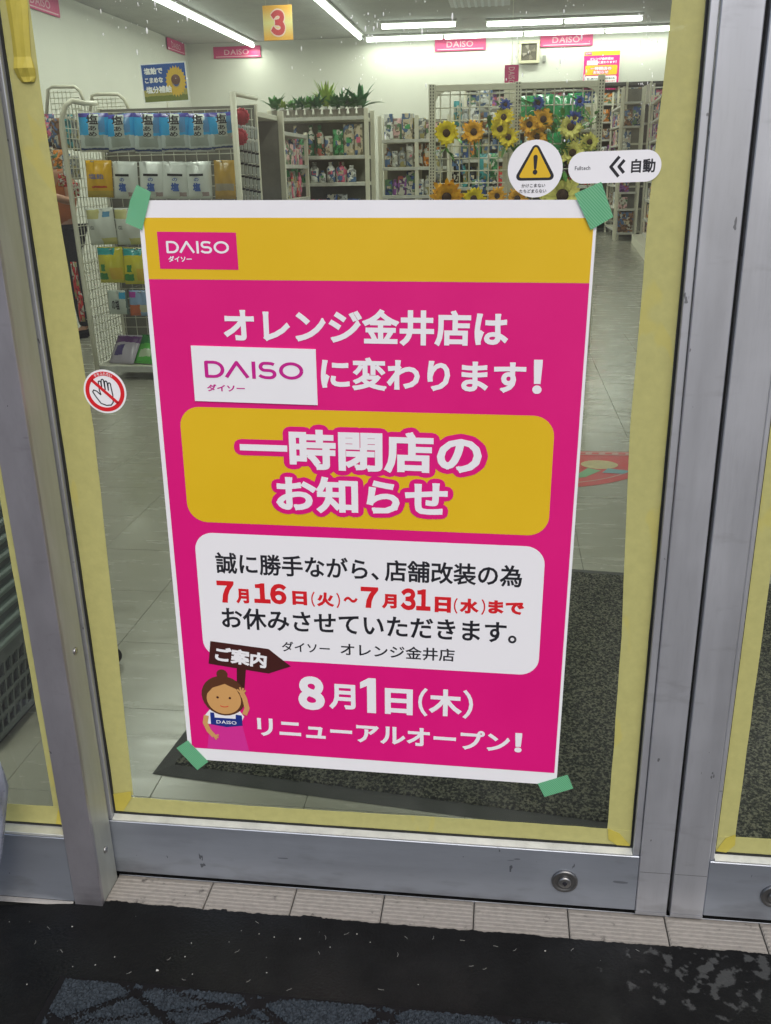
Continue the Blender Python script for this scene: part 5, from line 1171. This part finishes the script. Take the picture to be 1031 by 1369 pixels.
banner(-5.93, 17.1, 3.385, .95, .20, 'small pink shop banner on the far end of the left wall', math.pi/2)
banner(-5.93, 11.75, 3.31, 1.1, .22, 'pink shop banner on the left wall, cut by the top of the photo', math.pi/2)
banner(.222, 12.0, 2.275, .18, .25, 'small vertical pink sign hanging above the sunflower grid', 0, True)
MB().tube([(.222, 11.99, 2.40), (.222, 11.99, 3.46)], .003, 5).build('sign_cord', WIRE, bpy.data.objects[[o.name for o in bpy.data.objects if o.get('label', '').startswith('small vertical')][0]])
# hanging number sign
ns = empty('number_sign', (-2.82, 12.0, 2.99), 'square orange and yellow sign with a red number 3 hanging from the ceiling', 'sign')
m3 = mat('sign_amber', (.62, .34, .05), rough=.4); n = m3.node_tree.nodes; L = m3.node_tree.links
tc = n.new('ShaderNodeTexCoord'); sx = n.new('ShaderNodeSeparateXYZ'); L.new(tc.outputs['Object'], sx.inputs[0]); ab = n.new('ShaderNodeMath'); ab.operation = 'ABSOLUTE'; L.new(sx.outputs[2], ab.inputs[0])
mr = n.new('ShaderNodeMapRange'); mr.inputs[2].default_value = .17; L.new(ab.outputs[0], mr.inputs[0]); mx = n.new('ShaderNodeMix'); mx.data_type = 'RGBA'; mx.inputs[6].default_value = (.56, .52, .22, 1); mx.inputs[7].default_value = (.62, .32, .04, 1); L.new(mr.outputs[0], mx.inputs[0]); L.new(mx.outputs[2], n['Principled BSDF'].inputs['Base Color'])
MB().bbox((-.195, -.006, -.205), (.195, .006, .205), .003).build('board', m3, ns, local=True)
V, F = glyph('３', .11, True); V0, F0 = glyph('３', .06); a0, a1 = min(v[0] for v in V0), max(v[0] for v in V0); b0, b1 = min(v[1] for v in V0), max(v[1] for v in V0); f3 = lambda VV: [(-.095+(v[0]-a0)/(a1-a0)*.19, -.15+(v[1]-b0)/(b1-b0)*.30) for v in VV]
MB().add([(x, -.0075, z) for x, z in f3(V)], F).build('numeral_outline', mat('numeral_pale', (.62, .45, .40)), ns, local=True)
MB().add([(x, -.0090, z) for x, z in f3(V0)], F0).build('numeral', mat('numeral_red', (.42, .035, .04)), ns, local=True)
q = MB().tube([(-.15, 0, .2), (-.15, 0, .46)], .002, 5); q.tube([(.15, 0, .2), (.15, 0, .46)], .002, 5); q.build('cord', WIRE, ns, local=True)
# exhaust fan and outlet
xf = empty('exhaust_fan', (.54, 17.78, 3.15), 'square cream exhaust fan high on the back wall', 'fan')
q = MB(); 
for a_ in ((-.19, -.19, .19, -.14), (-.19, .14, .19, .19), (-.19, -.139, -.14, .139), (.14, -.139, .19, .139)): q.bbox((a_[0], -.06, a_[1]), (a_[2], 0, a_[3]), .006)
q.build('housing', mat('fan_cream', (.42, .40, .28), rough=.6), xf, local=True)
MB().box((-.139, -.012, -.139), (.139, -.004, .139)).build('fan_recess', mat('fan_dark', (.07, .06, .045), rough=.8), xf, local=True)
MB().lathe([(.03, -.03), (.035, -.02), (.035, -.012)], (0, 0, 0), 12, 'Y').build('hub', mat('fan_grey', (.15, .13, .10)), xf, local=True)
for k in range(4):
    t = k*math.pi/2+.4; c, s = math.cos(t), math.sin(t); MB().add([(.03*c, -.02, .03*s), (.125*c-.03*s, -.028, .125*s+.03*c), (.125*c+.045*s, -.014, .125*s-.045*c)], [(0, 1, 2)]).build('blade', mat('fan_grey', (.15, .13, .10)), xf, local=True)
MB().bbox((.79, 17.75, 2.98), (.85, 17.79, 3.09), .004).build('switch_box', mat('switch_grey', (.2, .2, .18)), label='small grey switch box on the back wall right of the exhaust fan', cat='switch')
# second copy of the notice on the back wall
p2 = empty('poster', (1.86, 17.78, 2.345), 'far copy of the pink closing notice, high on the back wall', 'poster')
for ch in KIDS(poster):
    if ch.name.startswith('tape_piece'): continue
    c = ch.copy(); COL.objects.link(c); c.parent = p2; c.scale = (1.10, 2.5, .93)
    for g in KIDS(ch): d = g.copy(); COL.objects.link(d); d.parent = c
# blue sunflower poster above the end rack
bp_ = empty('poster', (-1.975, 5.0, 1.585), 'small blue poster with a big sunflower above the end rack', 'poster', rot=(0, -.03, 0))
bm = two_tone('sunflower_photo_print', (.035, .10, .36), [(-.1, .055, -.3, .3, (.16, .19, .05)), (.04, .075, -.3, .3, (.38, .34, .10))])
MB().box((-.15, 0, -.0), (.15, .002, .228)).build('paper_sheet', PAPER, bp_, local=True); MB().box((-.143, -.001, .006), (.143, -.0002, .222)).build('photo_print', bm, bp_, local=True)
q = MB()
for lay in range(2):
    for k in range(22):
        t = 2*math.pi*(k+.5*lay)/22; c, s = math.cos(t), math.sin(t); L1 = .074-.012*lay; q.add([(.075+.02*c, -.0016-.0003*lay, .118+.02*s*1.3), (.075+.06*c-.008*s, -.0016-.0003*lay, .118+(.06*s+.008*c)*1.25), (.075+L1*c*.92, -.0016-.0003*lay, .118+L1*s*1.25), (.075+.06*c+.008*s, -.0016-.0003*lay, .118+(.06*s-.008*c)*1.25)], [(3, 2, 1, 0)])
q.build('printed_petals', mat('print_petal', (.66, .42, .04)), bp_, local=True)
MB().lathe([(.030, -.0022), (.029, -.0028)], (.075, 0, .128), 20, 'Y').build('printed_eye', mat('print_eye', (.14, .06, .04)), bp_, local=True)
for s, x0, x1, z0, z1 in (('塩飴で', -.128, -.005, .165, .205), ('こまめな', -.128, -.008, .115, .148), ('塩分補給', -.128, .045, .055, .097)):
    V, F = text2d(s, .04); V = fit(V, x0, x1, z0, z1); MB().add([(x, -.0030, z) for x, z in V], F).build('lettering', WINK, bp_, local=True)
MB().tube([(0, .004, -.08), (0, .004, .1)], .003, 6).build('support_wire', WIRE, bp_, local=True)

# ---- fluorescent lights
LT = mat('fluorescent_tube', (.94, 1, .93), emit=6.0)
HS = mat('light_housing', (.55, .55, .52), rough=.5)
def light_row(a, b, z, label, nseg, power=None):
    a, b = Vector((a[0], a[1], z)), Vector((b[0], b[1], z)); d = b-a; L = d.length; ang = math.atan2(d.y, d.x); o = empty('fluorescent_light', (a+b)/2, label, 'ceiling light', 'fluorescent lights on the ceiling', rot=(0, 0, ang))
    MB().bbox((-L/2, -.06, .012), (L/2, .06, .048), .004).build('housing', HS, o, local=True)
    for k in range(nseg):
        x0 = -L/2+L*k/nseg+.02; x1 = -L/2+L*(k+1)/nseg-.02
        MB().tube([(x0, 0, -.03), (x0+.012, 0, -.03), (x1-.012, 0, -.03), (x1, 0, -.03)], [.026, .036, .036, .026], 10).build('tube', LT, o, local=True)
    al = bpy.data.lights.new('tube_light', 'AREA'); al.shape = 'RECTANGLE'; al.size = L; al.size_y = .12; al.energy = LAMP_W*L; al.color = (.98, 1, .88)
    lo = bpy.data.objects.new('tube_light', al); COL.objects.link(lo); lo.parent = o; lo.location = (0, 0, -.075)
light_row((-2.45, 17.5), (3.3, 17.5), 3.45, 'long light row nearest the back wall, seen across the view', 4)
light_row((-1.97, 15.95), (-.70, 16.0), 3.45, 'short single tube light left of centre before the back row', 1)
light_row((-.22, 16.15), (2.35, 16.15), 3.45, 'light row right of centre in front of the back row', 2)
light_row((-4.62, 17.7), (-4.62, 9.0), 3.45, 'light row at the left running away from the door', 6)
light_row((-2.5, 17.2), (-2.5, 6.5), 3.45, 'light row in the middle running away from the door', 8)
light_row((.3, 11.0), (.3, 2.2), 3.45, 'unseen light row added over the entrance aisle', 6)  # out-of-view row added to brighten the fronts of the goods
light_row((4.5, 16.5), (4.5, 3.0), 3.45, 'unseen light row added over the right side of the shop', 8)  # unseen row added to even out the lighting on the right
light_row((-2.5, 6.0), (-2.5, 1.5), 3.45, 'light row over the left side near the window', 3)
# ceiling cassette
ac = empty('ceiling_air_conditioner', (-.27, 14.2, 3.49), 'slatted air conditioner cassette in the ceiling at the top of the photo', 'air conditioner')
MB().bbox((-.45, -.45, -.02), (.45, .45, .008), .006).build('frame', mat('ac_grey', (.5, .52, .54)), ac, local=True)
for k in range(8): MB().bbox((-.38+k*.1, -.4, -.035), (-.34+k*.1, .4, -.021), .003).build('slat', mat('ac_white', (.62, .66, .70)), ac, local=True)
